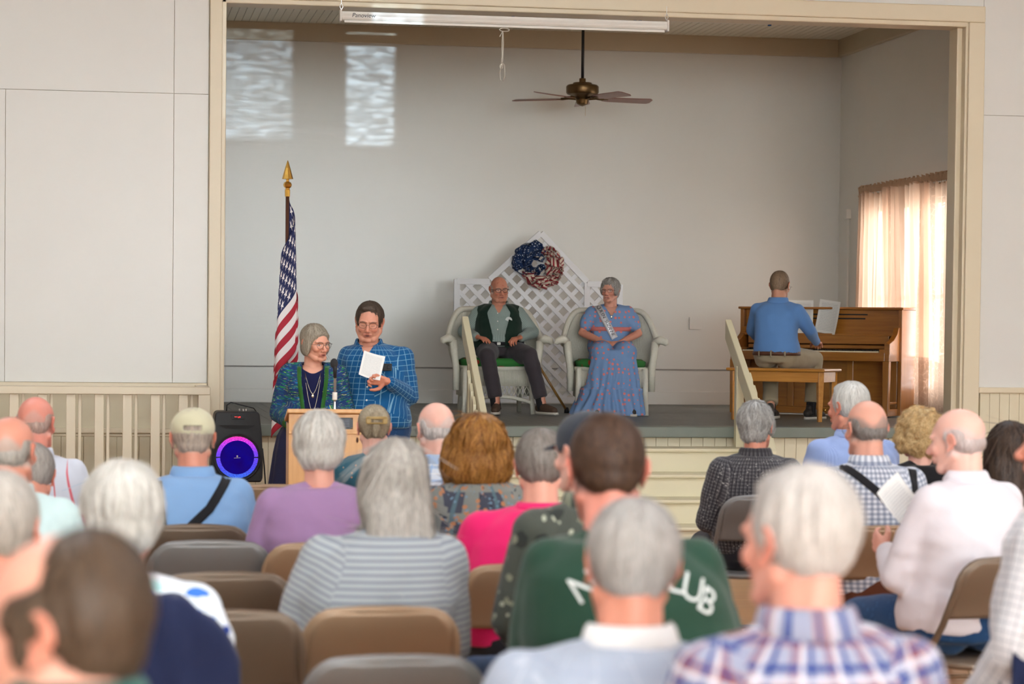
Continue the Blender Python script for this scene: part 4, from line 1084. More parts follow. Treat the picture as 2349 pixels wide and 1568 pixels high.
def hair_obj(root, T, kind, c1, c2, n=2600, seed=1):
    """shell plus strands; head-local shapes pushed through T"""
    rnd = random.Random(seed); mb = MB(); crown = V3(0, -.05, .11)
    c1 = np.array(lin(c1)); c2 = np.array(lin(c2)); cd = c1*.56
    L = .05; lift = .006; wave = .0; minz = -.07; curl = 0; w = .0014
    if kind in ('short', 'crop', 'side'):
        t = {'short': .011, 'crop': .005, 'side': .010}[kind]
        mb.ell((0, -.028, .034), (.0765+t, .0885+t*.8, .088+t), T, nu=24, nv=16)
        mb.ell((0, -.05, -.012), (.063+t*.5, .054+t*.5, .052), T)
        for s in (-1, 1): mb.ell((s*(.066+t*.3), -.012, .030), (.013, .030, .034), T)
        if kind == 'side': mb.ell((.006, .014, .098), (.054, .046, .024), T); mb.limb([(-.03, .046, .094), (.03, .05, .096)], [.011, .014], T)
        L = {'short': .045, 'crop': .014, 'side': .06}[kind]; minz = -.065
    elif kind == 'receding':
        mb.ell((0, -.048, .032), (.083, .074, .092), T, nu=24, nv=16); mb.ell((0, -.055, -.015), (.068, .054, .056), T)
        for s in (-1, 1): mb.ell((s*.070, .0, .022), (.015, .045, .034), T); mb.ell((s*.071, .018, -.01), (.011, .013, .03), T)
        L = .045
    elif kind == 'fringe':
        mb.ell((0, -.042, -.012), (.069, .066, .046), T); 
        for s in (-1, 1): mb.ell((s*.066, -.02, .02), (.0125, .045, .03), T)
        L = .02
    elif kind == 'fluffy':
        mb.ell((0, -.028, .045), (.098, .108, .102), T, nu=24, nv=16); mb.ell((0, -.055, -.015), (.088, .072, .072), T)
        for s in (-1, 1): mb.ell((s*.074, .01, .015), (.022, .045, .05), T)
        mb.ell((0, .035, .098), (.065, .05, .036), T)
        L = .055; lift = .012; wave = .004
    elif kind == 'wavy':
        mb.ell((0, -.028, .04), (.09, .1, .096), T, nu=24, nv=16); mb.ell((0, -.055, -.03), (.07, .058, .055), T)
        for s in (-1, 1): mb.ell((s*.07, .01, .01), (.02, .04, .05), T)
        mb.ell((0, .03, .09), (.062, .05, .034), T)
        L = .06; lift = .010; wave = .007; w = .0018
    elif kind == 'bobshort':
        mb.ell((0, -.026, .038), (.088, .1, .094), T, nu=24, nv=16); mb.ell((0, -.045, -.03), (.082, .068, .07), T)
        for s in (-1, 1): mb.ell((s*.076, .0, -.018), (.018, .042, .062), T)
        mb.limb([(-.058, .038, .052), (-.035, .058, .072), (.008, .064, .080), (.046, .050, .066), (.062, .026, .022)], [.016, .015, .014, .015, .017], T)
        L = .09; lift = .006; wave = .002
    elif kind == 'curly':
        mb.ell((0, -.025, .04), (.108, .115, .108), T, nu=24, nv=16); mb.ell((0, -.06, -.04), (.095, .075, .065), T)
        for s in (-1, 1): mb.ell((s*.085, .0, -.01), (.035, .055, .07), T)
        L = .05; lift = .018; wave = .016; curl = 1; w = .0022; minz = -.11
    elif kind == 'bushybob':
        mb.ell((0, -.03, .035), (.105, .115, .1), T, nu=24, nv=16); mb.ell((0, -.055, -.06), (.125, .085, .095), T); mb.ell((0, -.05, -.10), (.13, .08, .06), T)
        for s in (-1, 1): mb.ell((s*.1, -.0, -.05), (.04, .06, .1), T)
        L = .11; lift = .01; wave = .012; w = .0026; minz = -.17
    elif kind in ('long', 'longdark'):
        mb.ell((0, -.025, .035), (.094, .106, .098), T, nu=24, nv=16); mb.ell((0, -.055, -.05), (.098, .066, .11), T)
        k = 1.0 if kind == 'long' else 1.2
        mb.limb([(-.045, -.065, -.08), (-.04, -.08, -.17), (-.03, -.085, -.25*k)], [.055, .045, .03], T)
        mb.limb([(.045, -.06, -.08), (.06, -.075, -.18), (.075, -.07, -.29*k)], [.056, .05, .034], T); mb.limb([(0, -.07, -.1), (.01, -.085, -.18), (.02, -.09, -.25*k)], [.06, .05, .035], T)
        for s in (-1, 1): mb.ell((s*.075, .0, -.03), (.03, .05, .1), T)
        L = .16; lift = .006; wave = .004; w = .0024; minz = -.32*k
    elif kind == 'bun':
        mb.ell((0, -.03, .034), (.083, .094, .09), T, nu=24, nv=16); mb.ell((0, -.055, -.01), (.064, .056, .055), T)
        mb.limb([(0, -.12, -.03), (.0, -.125, .02), (0, -.12, .075)], [.018, .026, .02], T)
        L = .06; lift = .003
    V, F, N = remesh(mb, .006 if kind != 'crop' else .005, 5)
    # lumpy locks on the shell
    Ti = T.inverted(); amp = {'curly': .016, 'bushybob': .011, 'wavy': .009, 'fluffy': .008, 'long': .006, 'longdark': .006, 'side': .005, 'bobshort': .005, 'crop': .0012}.get(kind, .0035)
    col = np.zeros((len(V), 3))
    for i in range(len(V)):
        q = Ti @ Vector(V[i]); a = math.atan2(q.x, -(q.y+.02))
        if kind == 'curly': s = noise.noise(Vector((q.x*38, q.y*38, q.z*38)))
        else: s = noise.noise(Vector((a*7, (q-crown).length*14, seed)))+.5*noise.noise(Vector((a*22, (q-crown).length*16, seed)))
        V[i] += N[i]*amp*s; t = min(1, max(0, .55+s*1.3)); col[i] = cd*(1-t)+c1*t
    bvh = BVHTree.FromPolygons([Vector(v) for v in V], [tuple(f) for f in F])
    # strands
    fi = np.random.RandomState(seed).randint(0, len(F), n); segs = 4; SV = []; SF = []; SC = []
    k = 0
    for f in fi:
        p = Vector(V[F[f]].mean(0)); nrm = Vector(N[F[f][0]])
        q = Ti @ p
        if q.z < minz+.02 and kind not in ('crop', 'fringe'): continue
        away = (p-(T @ crown)); 
        if kind == 'bun': d = (T @ V3(0, -.13, .05))-p
        elif kind in ('side', 'short') and q.y > .0: d = V3(.7, .3, .2) if kind == 'side' else away+V3(0, 0, -.05)
        else: d = away.normalized()*.5+V3(0, 0, -1)*(.4 if q.z > .05 else 1.0)
        d = T.to_3x3() @ Vector(d) if False else Vector(d)
        jit = Vector((rnd.gauss(0, 1), rnd.gauss(0, 1), rnd.gauss(0, 1)))*(.2+.35*(curl > 0))
        mixv = rnd.random(); cc = (c1*(1-mixv)+c2*mixv)*(.75+.35*rnd.random()); ph = rnd.random()*6
        step = L*(.6+.6*rnd.random())/segs; dd = (d.normalized()+jit).normalized()
        for s in range(segs+1):
            tt = s/segs; side = dd.cross(nrm); side = side.normalized() if side.length > 1e-6 else Vector((1, 0, 0))
            ww = w*(1-.75*tt); pos = p+nrm*(.0012+lift*tt*tt*(.3+rnd.random()*.2 if s else 0))+side*wave*math.sin(ph+tt*5)*tt
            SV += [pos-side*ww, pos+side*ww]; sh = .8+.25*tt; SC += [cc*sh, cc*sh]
            if s < segs:
                dd = (dd-nrm*dd.dot(nrm)).normalized() if (dd-nrm*dd.dot(nrm)).length > 1e-6 else dd
                p2 = p+dd*step; h = bvh.find_nearest(p2)
                if h[0] is not None and (h[0]-p2).length < .02: p = h[0]; nrm = h[1]
                else: p = p2
                if curl: dd = (dd+side*.5*math.sin(ph+s*2.2)).normalized()
                SF.append((k, k+1, k+3, k+2))
            k += 2
    nV = len(V); V = np.vstack([V, np.array([tuple(v) for v in SV])]) if SV else V
    F = np.vstack([F, np.array(SF)+nV]) if SF else F
    col = np.vstack([col, np.array(SC)]) if SV else col
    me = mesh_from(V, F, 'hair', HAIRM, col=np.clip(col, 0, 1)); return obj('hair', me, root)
def cut(V, F, keep, it=8):
    """drop faces and straighten the cut edge"""
    F = F[keep]; used, inv = np.unique(F.ravel(), return_inverse=True); V = V[used].copy(); F = inv.reshape(-1, 4)
    E = {}
    for f in F:
        for a, b in ((f[0], f[1]), (f[1], f[2]), (f[2], f[3]), (f[3], f[0])):
            k = (min(a, b), max(a, b)); E[k] = E.get(k, 0)+1
    nb = {}
    for (a, b), c in E.items():
        if c == 1: nb.setdefault(a, []).append(b); nb.setdefault(b, []).append(a)
    for _ in range(it):
        W = {a: (V[a]+V[l].mean(0))/2 for a, l in nb.items()}
        for a, w in W.items(): V[a] = w
    return V, F
def bone_uv(V, F, bones, axis_ref):
    """bones: list (a, b, r) ; per-face nearest bone; returns loop uvs in metres"""
    cen = V[F].mean(1); best = np.full(len(F), 1e9); bi = np.zeros(len(F), int)
    A = [np.array(b[0]) for b in bones]; Bb = [np.array(b[1]) for b in bones]
    for i, (a, b) in enumerate(zip(A, Bb)):
        d = b-a; t = np.clip(((cen-a) @ d)/(d @ d), 0, 1); dist = np.linalg.norm(cen-(a+t[:, None]*d), axis=1)-bones[i][2]
        m = dist < best; best[m] = dist[m]; bi[m] = i
    P = V[F]; uv = np.zeros((len(F), F.shape[1], 2))
    for i, (a, b) in enumerate(zip(A, Bb)):
        m = bi == i
        if not m.any(): continue
        d = b-a; L = np.linalg.norm(d); d = d/L
        if i == 0:   # torso: planar on x, z for front and back, wraps by arc
            q = P[m]; c = cen[m]; rad = .16
            ang = np.arctan2(q[:, :, 0]-a[0], -(q[:, :, 1]-a[1])); angc = np.arctan2(c[:, 0]-a[0], -(c[:, 1]-a[1]))[:, None]
            ang = angc+(ang-angc+PI) % (2*PI)-PI
            uv[m, :, 0] = ang*rad; uv[m, :, 1] = q[:, :, 2]
        else:
            x = np.cross(d, np.array([0, 1.0, .2])); x /= np.linalg.norm(x); y = np.cross(d, x)
            q = P[m]-a; c = cen[m]-a; ang = np.arctan2(q @ y, q @ x); angc = np.arctan2(c @ y, c @ x)[:, None]
            ang = angc+(ang-angc+PI) % (2*PI)-PI
            uv[m, :, 0] = ang*bones[i][2]*1.1; uv[m, :, 1] = q @ d + i*.137
    return uv.reshape(-1, 2), bi
def folds(V, N, amp, seed, J=None):
    for i in range(len(V)):
        p = V[i]; q = Vector((p[0]*5+seed, p[1]*5, p[2]*9)); q2 = Vector((p[0]*13, p[1]*13+seed, p[2]*24))
        s = noise.noise(q)*1.0+.45*noise.noise(q2)
        s2 = 1-abs(noise.noise(Vector((p[0]*7+p[2]*9, seed*3.1, p[2]*6-p[0]*7))))*2
        V[i] = p+N[i]*amp*(s*.9+s2*.5)
    return V
def torso_rings(J, g, sw, grow=0., z0=None, fem=False, belly=0):
    h, w, c, n = J['hips'], J['waist'], J['chest'], J['neck']; k = sw/.185; R = []
    def at(t):
        if t < .38: return lerp(h, w, t/.38)
        if t < .74: return lerp(w, c, (t-.38)/.36)
        return lerp(c, n, (t-.74)/.26)
    prof = [(-.06, .165, .13), (.05, .18, .142), (.18, .178, .14), (.32, .162-.012*fem, .125), (.46, .160-.008*fem, .122), (.6, .168, .122), (.74, .174, .120), (.84, .160, .106), (.91, .125, .088), (.97, .085, .066)]
    for t, rx, ry in prof:
        p = at(max(t, 0)); p = V3(p.x, p.y, p.z+(min(t, 0)*.5)); gg = g*(1.0 if t < .7 else .55)
        bel = belly*math.exp(-((t-.25)/.22)**2)
        R.append((p.x, p.y+bel*.6, p.z, (rx*k+.045*gg)*1.0+grow, ry*k+.05*gg+grow*.8+bel*.5))
    return R
def person(loc, rz, J, label, skin=(226, 178, 152), head=None, hair=None, shirt=None, pants=None, g=.3, k=1.0, sw=.185, sleeve='long', hero=False,
           face=None, female=False, collar=None, belly=0, shoe=None, hands=None, extra=None, seed=1, tucked=False, skirt=None, fringe=0, hairc=None, jaw=1., fat=0., seatz=None, amp=.006, armr=1.0):
    root = empty('person', loc, rz, label, 'person', (extra or {}).get('group'))
    head = head or {}; face = face or {}
    T = head_T(J, head.get('yaw', 0), head.get('pitch', 0), head.get('tilt', 0), head.get('k', k), head.get('fwd', 0), head.get('dz', 0))
    # --- body: one mesh, a fine head and hands and a coarser trunk that overlap under the clothes
    parts = []
    mb = MB(); head_prims(mb, T, J, jaw, female=female, fat=fat, neckr=.052 if female else .058)
    V, F, N = remesh(mb, .0034 if hero else .0048, 3)
    V, col = head_finish(V, T, skin, hairc, fringe, down=face.get('down', False), mouth=face.get('mouth', 0), brow=face.get('brow', (120, 100, 88)), lip=face.get('lip', (180, 108, 98)), spots=face.get('spots', 0))
    parts.append((V, F, col))
    cs = np.array(lin(skin)); ch = cs*np.array([1, .86, .8])
    hands = hands or {}
    mb = MB()
    for s, n in ((1, 'R'), (-1, 'L')):
        sh, el, wr = J['sh'+n], J['el'+n], J['wr'+n]; f, pn_ = J['hd'+n]
        f = Vector(f).normalized()
        mb.limb([lerp(sh, el, .25), el, lerp(el, wr, .35), wr+f*.01], [.042*k*armr, .037*k*armr, .038*k*armr, .0245*k], None, 14)
        mb.ell(wr+f*.01, (.027*k, .027*k, .02*k))
        hand(mb, wr+f*.012, f, Vector(pn_), s, k*(.93 if female else 1.0), **hands.get(n, {}))
    V, F, N = remesh(mb, .0042 if hero else .0065, 2)
    parts.append((V, F, np.tile(ch, (len(V), 1))))
    mb = MB(); mb.loft(torso_rings(J, g, sw, -.014, belly=belly), n=20)
    for n in 'RL':
        mb.limb([J['hip'+n], J['knee'+n], J['ank'+n]], [.075, .052, .036]); mb.limb([J['sh'+n], lerp(J['sh'+n], J['el'+n], .3)], [.045, .042])
        mb.limb([J['ank'+n], J['ank'+n]+Vector(J['toe'+n])*.6+V3(0, 0, -.05)], [.012, .010])
    V, F, N = remesh(mb, .016, 2); parts.append((V, F, np.tile(cs, (len(V), 1))))
    off = 0; VV = []; FF = []; CC = []
    for (V, F, c) in parts: VV.append(V); FF.append(F+off); CC.append(c); off += len(V)
    obj('body', mesh_from(np.vstack(VV), np.vstack(FF), 'body', SKIN, col=np.clip(np.vstack(CC), 0, 1)), root)
    # --- shirt
    bones = [(J['hips'], J['neck'], .12)]
    for n in 'RL': bones += [(J['sh'+n], J['el'+n], .055), (J['el'+n], J['wr'+n], .045)]
    so = None
    if shirt:
        mb = MB(); rings = torso_rings(J, g, sw, .004, fem=female, belly=belly)
        if tucked: rings = [r for r in rings if r[2] > J['hips'].z+.0]
        mb.loft(rings, n=28, p=2.3)
        ak = k*armr*(1+.25*g)
        for n, s in (('R', 1), ('L', -1)):
            sh, el, wr = J['sh'+n], J['el'+n], J['wr'+n]
            mb.limb([J['neck']+V3(s*.035, 0, -.030), lerp(J['neck']+V3(s*.04, 0, -.035), sh, .5)+V3(0, 0, .004), sh+V3(-s*.012, 0, .0)], [.040, .046, .056*ak], None, 16)
            mb.limb([sh, lerp(sh, el, .4)], [.059*ak, .058*ak])
            mb.limb([J['chest']+V3(s*.10*k, -.03, .0), sh+V3(-s*.04, 0, -.04)], [.083*k, .06*k])
            if sleeve == 'long': mb.limb([sh, lerp(sh, el, .5), el, lerp(el, wr, .93)], [.057*ak, .058*ak, .050*ak, .036*ak]) 
            elif sleeve == 'short': mb.tube([sh, lerp(sh, el, .4), lerp(sh, el, (extra or {}).get('sleeve_end', .82))], [.058*ak, .061*ak, .063*ak], 18)
            elif sleeve == 'puff': mb.limb([sh, lerp(sh, el, .35), lerp(sh, el, .6)], [.068*ak, .076*ak, .062*ak])
            elif sleeve == 'elbow': mb.limb([sh, lerp(el, wr, .1)], [.062*ak, .055*ak])
            if female: mb.ell(J['chest']+V3(s*.065, .062+.04*g, -.02), (.075, .055, .075))
        V, F, N = remesh(mb, .0115, 5)
        V = folds(V, N, amp, seed)
        if hero:
            cen = V[F].mean(1); nz_ = J['neck'].z; dp, sl = ((.085, .55) if not female else (.10, .62)) if not (extra or {}).get('scoop') else (.07, 2.)
            keep = ~((cen[:, 1] > J['neck'].y+.02) & (cen[:, 2] > nz_-dp) & (np.abs(cen[:, 0]-J['neck'].x) < np.minimum((cen[:, 2]-nz_+dp)*sl+.004, .062)))
            V, F = cut(V, F, keep, 5)
        uv, bi = bone_uv(V, F, bones, None)
        so = obj('shirt', mesh_from(V, F, 'shirt', shirt, uv=uv), root)
        if collar:
            cm = MB(); nb = J['neck']; h = .040 if collar == 'shirt' else .026; vs = []; n_ = 36
            ax = (T @ V3(0, -.02, -.05)-nb).normalized()
            R0 = .066 if not female else .06
            for (rr, hh) in ((R0+.000, h), (R0+.006, h+.004), (R0+.012, h-.003), (R0+.024, -.004 if collar == 'shirt' else .004), (R0+.020, -.008)):
                for i in range(n_):
                    a = 2*PI*i/n_; fwd_ = max(0, math.sin(a)); x_ = math.cos(a)*rr*1.05; y_ = math.sin(a)*rr*.98+.0
                    open_ = .022*fwd_**3
                    p = nb+V3(x_, y_+.004+.008*fwd_, 0)+ax*(hh-.052*fwd_-.018)
                    vs.append(p)
            rng = [(j, i) for j in range(4) for i in range(n_) if not 7 <= i <= 10 or collar != 'shirt']; fs_ = [(j*n_+i, j*n_+(i+1) % n_, (j+1)*n_+(i+1) % n_, (j+1)*n_+i) for (j, i) in rng]
            Vc = np.array([tuple(v) for v in vs]); Fc = np.array(fs_); uvc = np.array([[(i/n_*.42+(j%2)*0, (J['neck'].z+.02)+.02*j/4), ((i+1)/n_*.42, J['neck'].z+.02+.02*j/4), ((i+1)/n_*.42, J['neck'].z+.02+.02*(j+1)/4), (i/n_*.42, J['neck'].z+.02+.02*(j+1)/4)] for (j, i) in rng]).reshape(-1, 2)
            obj('collar', mesh_from(Vc, Fc, 'collar', (extra or {}).get('collar_mat', shirt), uv=uvc), so, solid=.002)
        if sleeve == 'long' and hero:
            for n in 'RL':
                el, wr = J['el'+n], J['wr'+n]; d = (wr-el).normalized()
                c_ = MB().tube([lerp(el, wr, .86), lerp(el, wr, .97)], [.036*k*armr, .034*k*armr], 20, caps=False)
                Vc = np.array(c_.v); Fc = np.array(c_.f); uvc, _ = bone_uv(Vc, Fc, bones, None)
                obj('cuff', mesh_from(Vc, Fc, 'cuff', shirt, uv=uvc), so, solid=.004)
    # --- trousers
    if pants and not skirt:
        mb = MB(); h = J['hips']
        stand = J['kneeR'].z < h.z-.25
        rr = torso_rings(J, g, sw, .004, belly=belly*.6)[:3]
        mb.loft([(r[0], r[1], r[2]-(.03 if not stand else .04), r[3]*(.98 if tucked else .95), r[4]*.98) for r in rr], n=24)
        if stand: mb.ell(h+V3(0, 0, -.06), (.150*sw/.185+.03*g, .115+.03*g, .10))
        for n in 'RL':
            if stand: mb.limb([J['hip'+n]+V3(0, 0, -.02), J['knee'+n], J['ank'+n]+V3(0, 0, .0)], [.090, .072, .06], None, 18)
            else:
                mb.limb([J['hip'+n]+V3(0, -.02, .0), lerp(J['hip'+n], J['knee'+n], .5), J['knee'+n]], [.094+.01*g, .086+.01*g, .070], None, 18)
                a = J['ank'+n]+(J['knee'+n]-J['ank'+n]).normalized()*.05
                mb.tube([J['knee'+n], lerp(J['knee'+n], a, .5), a], [.068, .062, .060], 18)
        V, F, N = remesh(mb, .012 if hero else .014, 4); V = folds(V, N, amp*1.1, seed+3)
        bl = [(J['hips']+V3(0, 0, -.05), J['hips']+V3(0, 0, .1), .15)]
        for n in 'RL': bl += [(J['hip'+n], J['knee'+n], .08), (J['knee'+n], J['ank'+n], .065)]
        uv, _ = bone_uv(V, F, bl, None); obj('trousers', mesh_from(V, F, 'trousers', pants, uv=uv), root)
    # --- shoes and socks
    for n in 'RL':
        a = J['ank'+n]; t = Vector(J['toe'+n]); ty = math.atan2(-t.x, t.y)
        mb = MB(); mb.limb([(0, -.035, .045), (0, .03, .05), (0, .13, .035), (0, .175, .03)], [.038, .040, .038, .032], None, 12); mb.limb([(0, -.01, .09), (0, -.01, .05)], [.034, .038])
        zz = a.z-.09
        me = shoe_mesh(k)
        o = obj('shoe', me, root, loc=(a.x, a.y, zz), rot=(J.get('shoepitch', 0), 0, ty)); 
        if shoe: o.material_slots[0].link = 'OBJECT'; o.material_slots[0].material = shoe
        MB().tube([(a.x, a.y-.004, zz+.035), a+(J['knee'+n]-a).normalized()*.16], [.042, .044], 12).build('sock', SOCK, root, smooth=True)
    if hair: hair_obj(root, T, hair[0], hair[1], hair[2], n=hair[3] if len(hair) > 3 else (2600 if hair[0] != 'crop' else 3000), seed=seed)
    return root, T, so
SHOE = {}
def shoe_mesh(k=1):
    if 'm' in SHOE: return SHOE['m']
    mb = MB(); mb.limb([(0, -.045, .05), (0, .03, .052), (0, .12, .038), (0, .165, .034)], [.037, .040, .037, .030], None, 12); mb.limb([(0, -.015, .10), (0, -.01, .05)], [.034, .038])
    V, F, N = remesh(mb, .009, 3); V[:, 2] = np.maximum(V[:, 2], .012)
    vs = [tuple(v) for v in V]; fs = [tuple(f) for f in F]
    sm = MB(); sm.add(vs, fs, m=0)
    pl = []
    for a in np.linspace(0, 2*PI, 20, endpoint=False):
        y = .06+.145*math.cos(a); x = (.040+.006*math.cos(a))*math.copysign(abs(math.sin(a))**.7, math.sin(a)); pl.append((x, y))
    sm.prism(pl, 'z', 0.0, .02, m=1)
    me = sm.mesh('shoe'); me.materials.append(DKSHOE); me.materials.append(SOLE); me.polygons.foreach_set('material_index', sm.mi); me.polygons.foreach_set('use_smooth', [True]*len(me.polygons))
    SHOE['m'] = me; return me
def glasses(root, T, mat=None, r=(.023, .018), w=.0011, round_=2.4):
    mat = mat or GLD; mb = MB(); lm = MB()
    for s in (-1, 1):
        c = V3(s*.032, .100, .003); pts = []; n = 20
        for i in range(n):
            a = 2*PI*i/n; ca, sa = math.cos(a), math.sin(a)
            pts.append(c+V3(r[0]*math.copysign(abs(ca)**(2/round_), ca), -abs(s*.0+ca*s*.5+.5)*.006, r[1]*math.copysign(abs(sa)**(2/round_), sa)))
        mb.tube(pts, w, 6, T, closed=True); lm.add(pts, [tuple(range(n))], T)
        mb.tube([c+V3(s*r[0], -.006, .006), c+V3(s*(r[0]+.020), -.02, .006), V3(s*.080, .0, .006), V3(s*.080, -.028, .0)], w*.9, 6, T)
    mb.tube([V3(-.010, .1, .006), V3(0, .104, .008), V3(.010, .1, .006)], w, 6, T)
    g = mb.build('glasses', mat, root, smooth=True); lm.build('lens', LENS, g, recalc=False); return g
def strap_on(root, so, pts, width, mat, name='suspender', off=.006, dirv=(0, 1, 0), n=26):
    """a band laid over the shirt: pts in (x, z); projected along dirv from outside"""
    me = so.data; bv = BVHTree.FromPolygons([v.co.copy() for v in me.vertices], [tuple(p.vertices) for p in me.polygons])
    P = [Vector((p[0], 0, p[1])) for p in pts]; L = []
    for i in range(len(P)-1):
        for t in np.linspace(0, 1, n, endpoint=(i == len(P)-2)): L.append(lerp(P[i], P[i+1], t))
    d = Vector(dirv); vs = []; m = 3
    for i, p in enumerate(L):
        q = L[min(i+1, len(L)-1)]-L[max(i-1, 0)]; q.normalize(); sd = Vector((-q.z, 0, q.x))
        for j in range(m+1):
            o = p+sd*width*(j/m-.5); h = bv.ray_cast(o-d*2, d)
            if h[0] is None:
                h = bv.find_nearest(o); 
            vs.append(h[0]-d*off)
    if len(vs) < 8: return
    fs = [(i*(m+1)+j, (i+1)*(m+1)+j, (i+1)*(m+1)+j+1, i*(m+1)+j+1) for i in range(len(L)-1) for j in range(m)]
    F = np.array(fs); UV = np.array([((i % (m+1))/m*width, (i//(m+1))*.02) for i in range(len(vs))])
    return obj(name, mesh_from(np.array([tuple(v) for v in vs]), F, name, mat, uv=UV[F.ravel()]), root, solid=.003)
def belt(root, J, g, sw, mat, z=None, grow=.012, belly=0, h=.032, buckle=True):
    rr = torso_rings(J, g, sw, grow, belly=belly); z = z if z is not None else rr[2][2]
    import bisect
    for a, b in zip(rr, rr[1:]):
        if a[2] <= z <= b[2]:
            t = (z-a[2])/(b[2]-a[2]); r = [a[i]+(b[i]-a[i])*t for i in range(5)]; break
    else: r = rr[2]
    m = MB().loft([(r[0], r[1], z-h/2, r[3], r[4]), (r[0], r[1], z+h/2, r[3], r[4])], n=36, p=2.3, cap=False)
    o = m.build('belt', mat, root, smooth=True, solid=.004)
    if buckle: MB().box(-.016, .016, r[1]+r[4]-.002, r[1]+r[4]+.006, z-.013, z+.013).build('buckle', STEELD, o, bevel=.002)
    return o
# ================================================================== the cast
DENIM = cloth('denim', (30, 66, 108), (), [(60, .25, (44, 84, 128), 1)], weave=900); KHAKI = cloth('khaki', (158, 144, 118)); CHAR = cloth('charcoal_trouser', (64, 58, 62)); DARKT = cloth('dark_trouser', (38, 38, 44)); NAVYD = cloth('navy_knit', (16, 20, 62), (), (), weave=300)
TANT = cloth('tan_trouser', (176, 160, 132)); BLACKT = cloth('black_knit', (20, 20, 24))
def shell(root, J, g, sw, grow, mat, name, zlo, zhi, openf, sleeves=None, belly=0, voxel=.011, amp=.005, seed=1, shoulders=True, fem=False):
    mb = MB(); rr = torso_rings(J, g, sw, grow, belly=belly); lo = [r for r in rr if r[2] >= zlo]
    if lo and lo[0][2] > zlo: a = lo[0]; lo = [(a[0], a[1], zlo, a[3]*1.02, a[4]*1.02)]+lo
    mb.loft(lo, n=28, p=2.3)
    for n, s in (('R', 1), ('L', -1)):
        sh, el, wr = J['sh'+n], J['el'+n], J['wr'+n]; x = grow*.8
        if fem: mb.ell(J['chest']+V3(s*.065, .062+.04*g, -.02), (.075+x, .055+x, .075+x))
        if shoulders: mb.limb([J['neck']+V3(s*.04, 0, -.030), lerp(J['neck']+V3(s*.04, 0, -.035), sh, .5), sh+V3(-s*.015, 0, .0)], [.040+x, .046+x, .054+x], None, 16); mb.limb([J['chest']+V3(s*.10, -.03, .0), sh+V3(-s*.05, 0, -.04)], [.085+x, .066+x])
        if sleeves: mb.limb([sh, el, lerp(el, wr, .92)], [.058+x, .052+x, .042+x])
    V, F, N = remesh(mb, voxel, 4); V = folds(V, N, amp, seed)
    cen = V[F].mean(1); keep = np.ones(len(F), bool)
    for i in range(len(F)):
        keep[i] = not openf(*cen[i])
    V, F = cut(V, F, keep)
    bones = [(J['hips'], J['neck'], .12)]
    for n in 'RL': bones += [(J['sh'+n], J['el'+n], .055), (J['el'+n], J['wr'+n], .045)]
    uv, _ = bone_uv(V, F, bones, None)
    return obj(name, mesh_from(V, F, name, mat, uv=uv), root, solid=.005)
def button(root, so, x, z, r=.006, mat=None):
    me = so.data; bv = BVHTree.FromPolygons([v.co.copy() for v in me.vertices], [tuple(p.vertices) for p in me.polygons])
    h = bv.ray_cast(V3(x, 2, z), V3(0, -1, 0))
    if h[0]: MB().ell(h[0]+V3(0, .001, 0), (r, .003, r)).build('button', mat or WHITEP, so, smooth=True)
def decal(root, so, body, x, z, size, rot, mat, name='letter', dirv=1):
    me = text_mesh(body, size); bv = BVHTree.FromPolygons([v.co.copy() for v in so.data.vertices], [tuple(p.vertices) for p in so.data.polygons])
    c, s = math.cos(rot), math.sin(rot)
    for v in me.vertices:
        lx, lz = v.co.x*dirv, v.co.y; p = V3(x+c*lx-s*lz*dirv*dirv, -2*dirv, z+s*lx+c*lz)
        h = bv.ray_cast(p, V3(0, dirv, 0)); v.co = h[0]-V3(0, dirv*.0035, 0) if h[0] else V3(p.x, -.2, p.z)
    me.materials.append(mat); return obj(name, me, so)
def papersheet(loc, rz, rx, w, h, label, cat='paper', curl=.02, ry=0):
    r = empty('paper_sheet', loc, rz, label, cat)
    sheet_paper(r, Matrix.Rotation(rx, 4, 'X') @ Matrix.Rotation(ry, 4, 'Y'), w, h, curl); return r
# ------------------------------------------------------------------ the standing couple
def standing(top, k):
    J = {}; neck = top-.246*k
    J['hips'] = V3(0, 0, .93*k); J['waist'] = V3(0, .01, .93*k+(neck-.93*k)*.35); J['chest'] = V3(0, -.01, .93*k+(neck-.93*k)*.72); J['neck'] = V3(0, -.02, neck)
    for s, n in ((1, 'R'), (-1, 'L')):
        J['hip'+n] = V3(s*.09*k, 0, .90*k); J['knee'+n] = V3(s*.10*k, .02, .49*k); J['ank'+n] = V3(s*.11*k, -.01, .09); J['toe'+n] = V3(s*.05, .19, 0)
        J['sh'+n] = V3(s*.172*k, -.02, neck-.085*k)
        J['el'+n] = V3(s*.235*k, -.02, neck-.34*k); J['wr'+n] = V3(s*.25*k, .05, neck-.58*k); J['hd'+n] = (V3(0, .1, -1), V3(-s, 0, 0))
    return J
BPLAID = cloth('blue_windowpane_shirt', (14, 84, 134), [('u', .034, .3, .09, (130, 176, 200), .75), ('v', .034, .1, .09, (130, 176, 200), .75)], (), weave=900)
p = place(862, 15.0, 1.5)
J = standing(1.715, .99); J['neck'].x += .045; J['elL'] = V3(-.215, .0, 1.14); J['wrL'] = V3(-.11, .24, 1.235); J['hdL'] = (V3(.75, .45, .12), V3(.1, .5, .5))
J['hdL'] = (V3(.85, .3, .15), V3(-.2, .8, -.3))
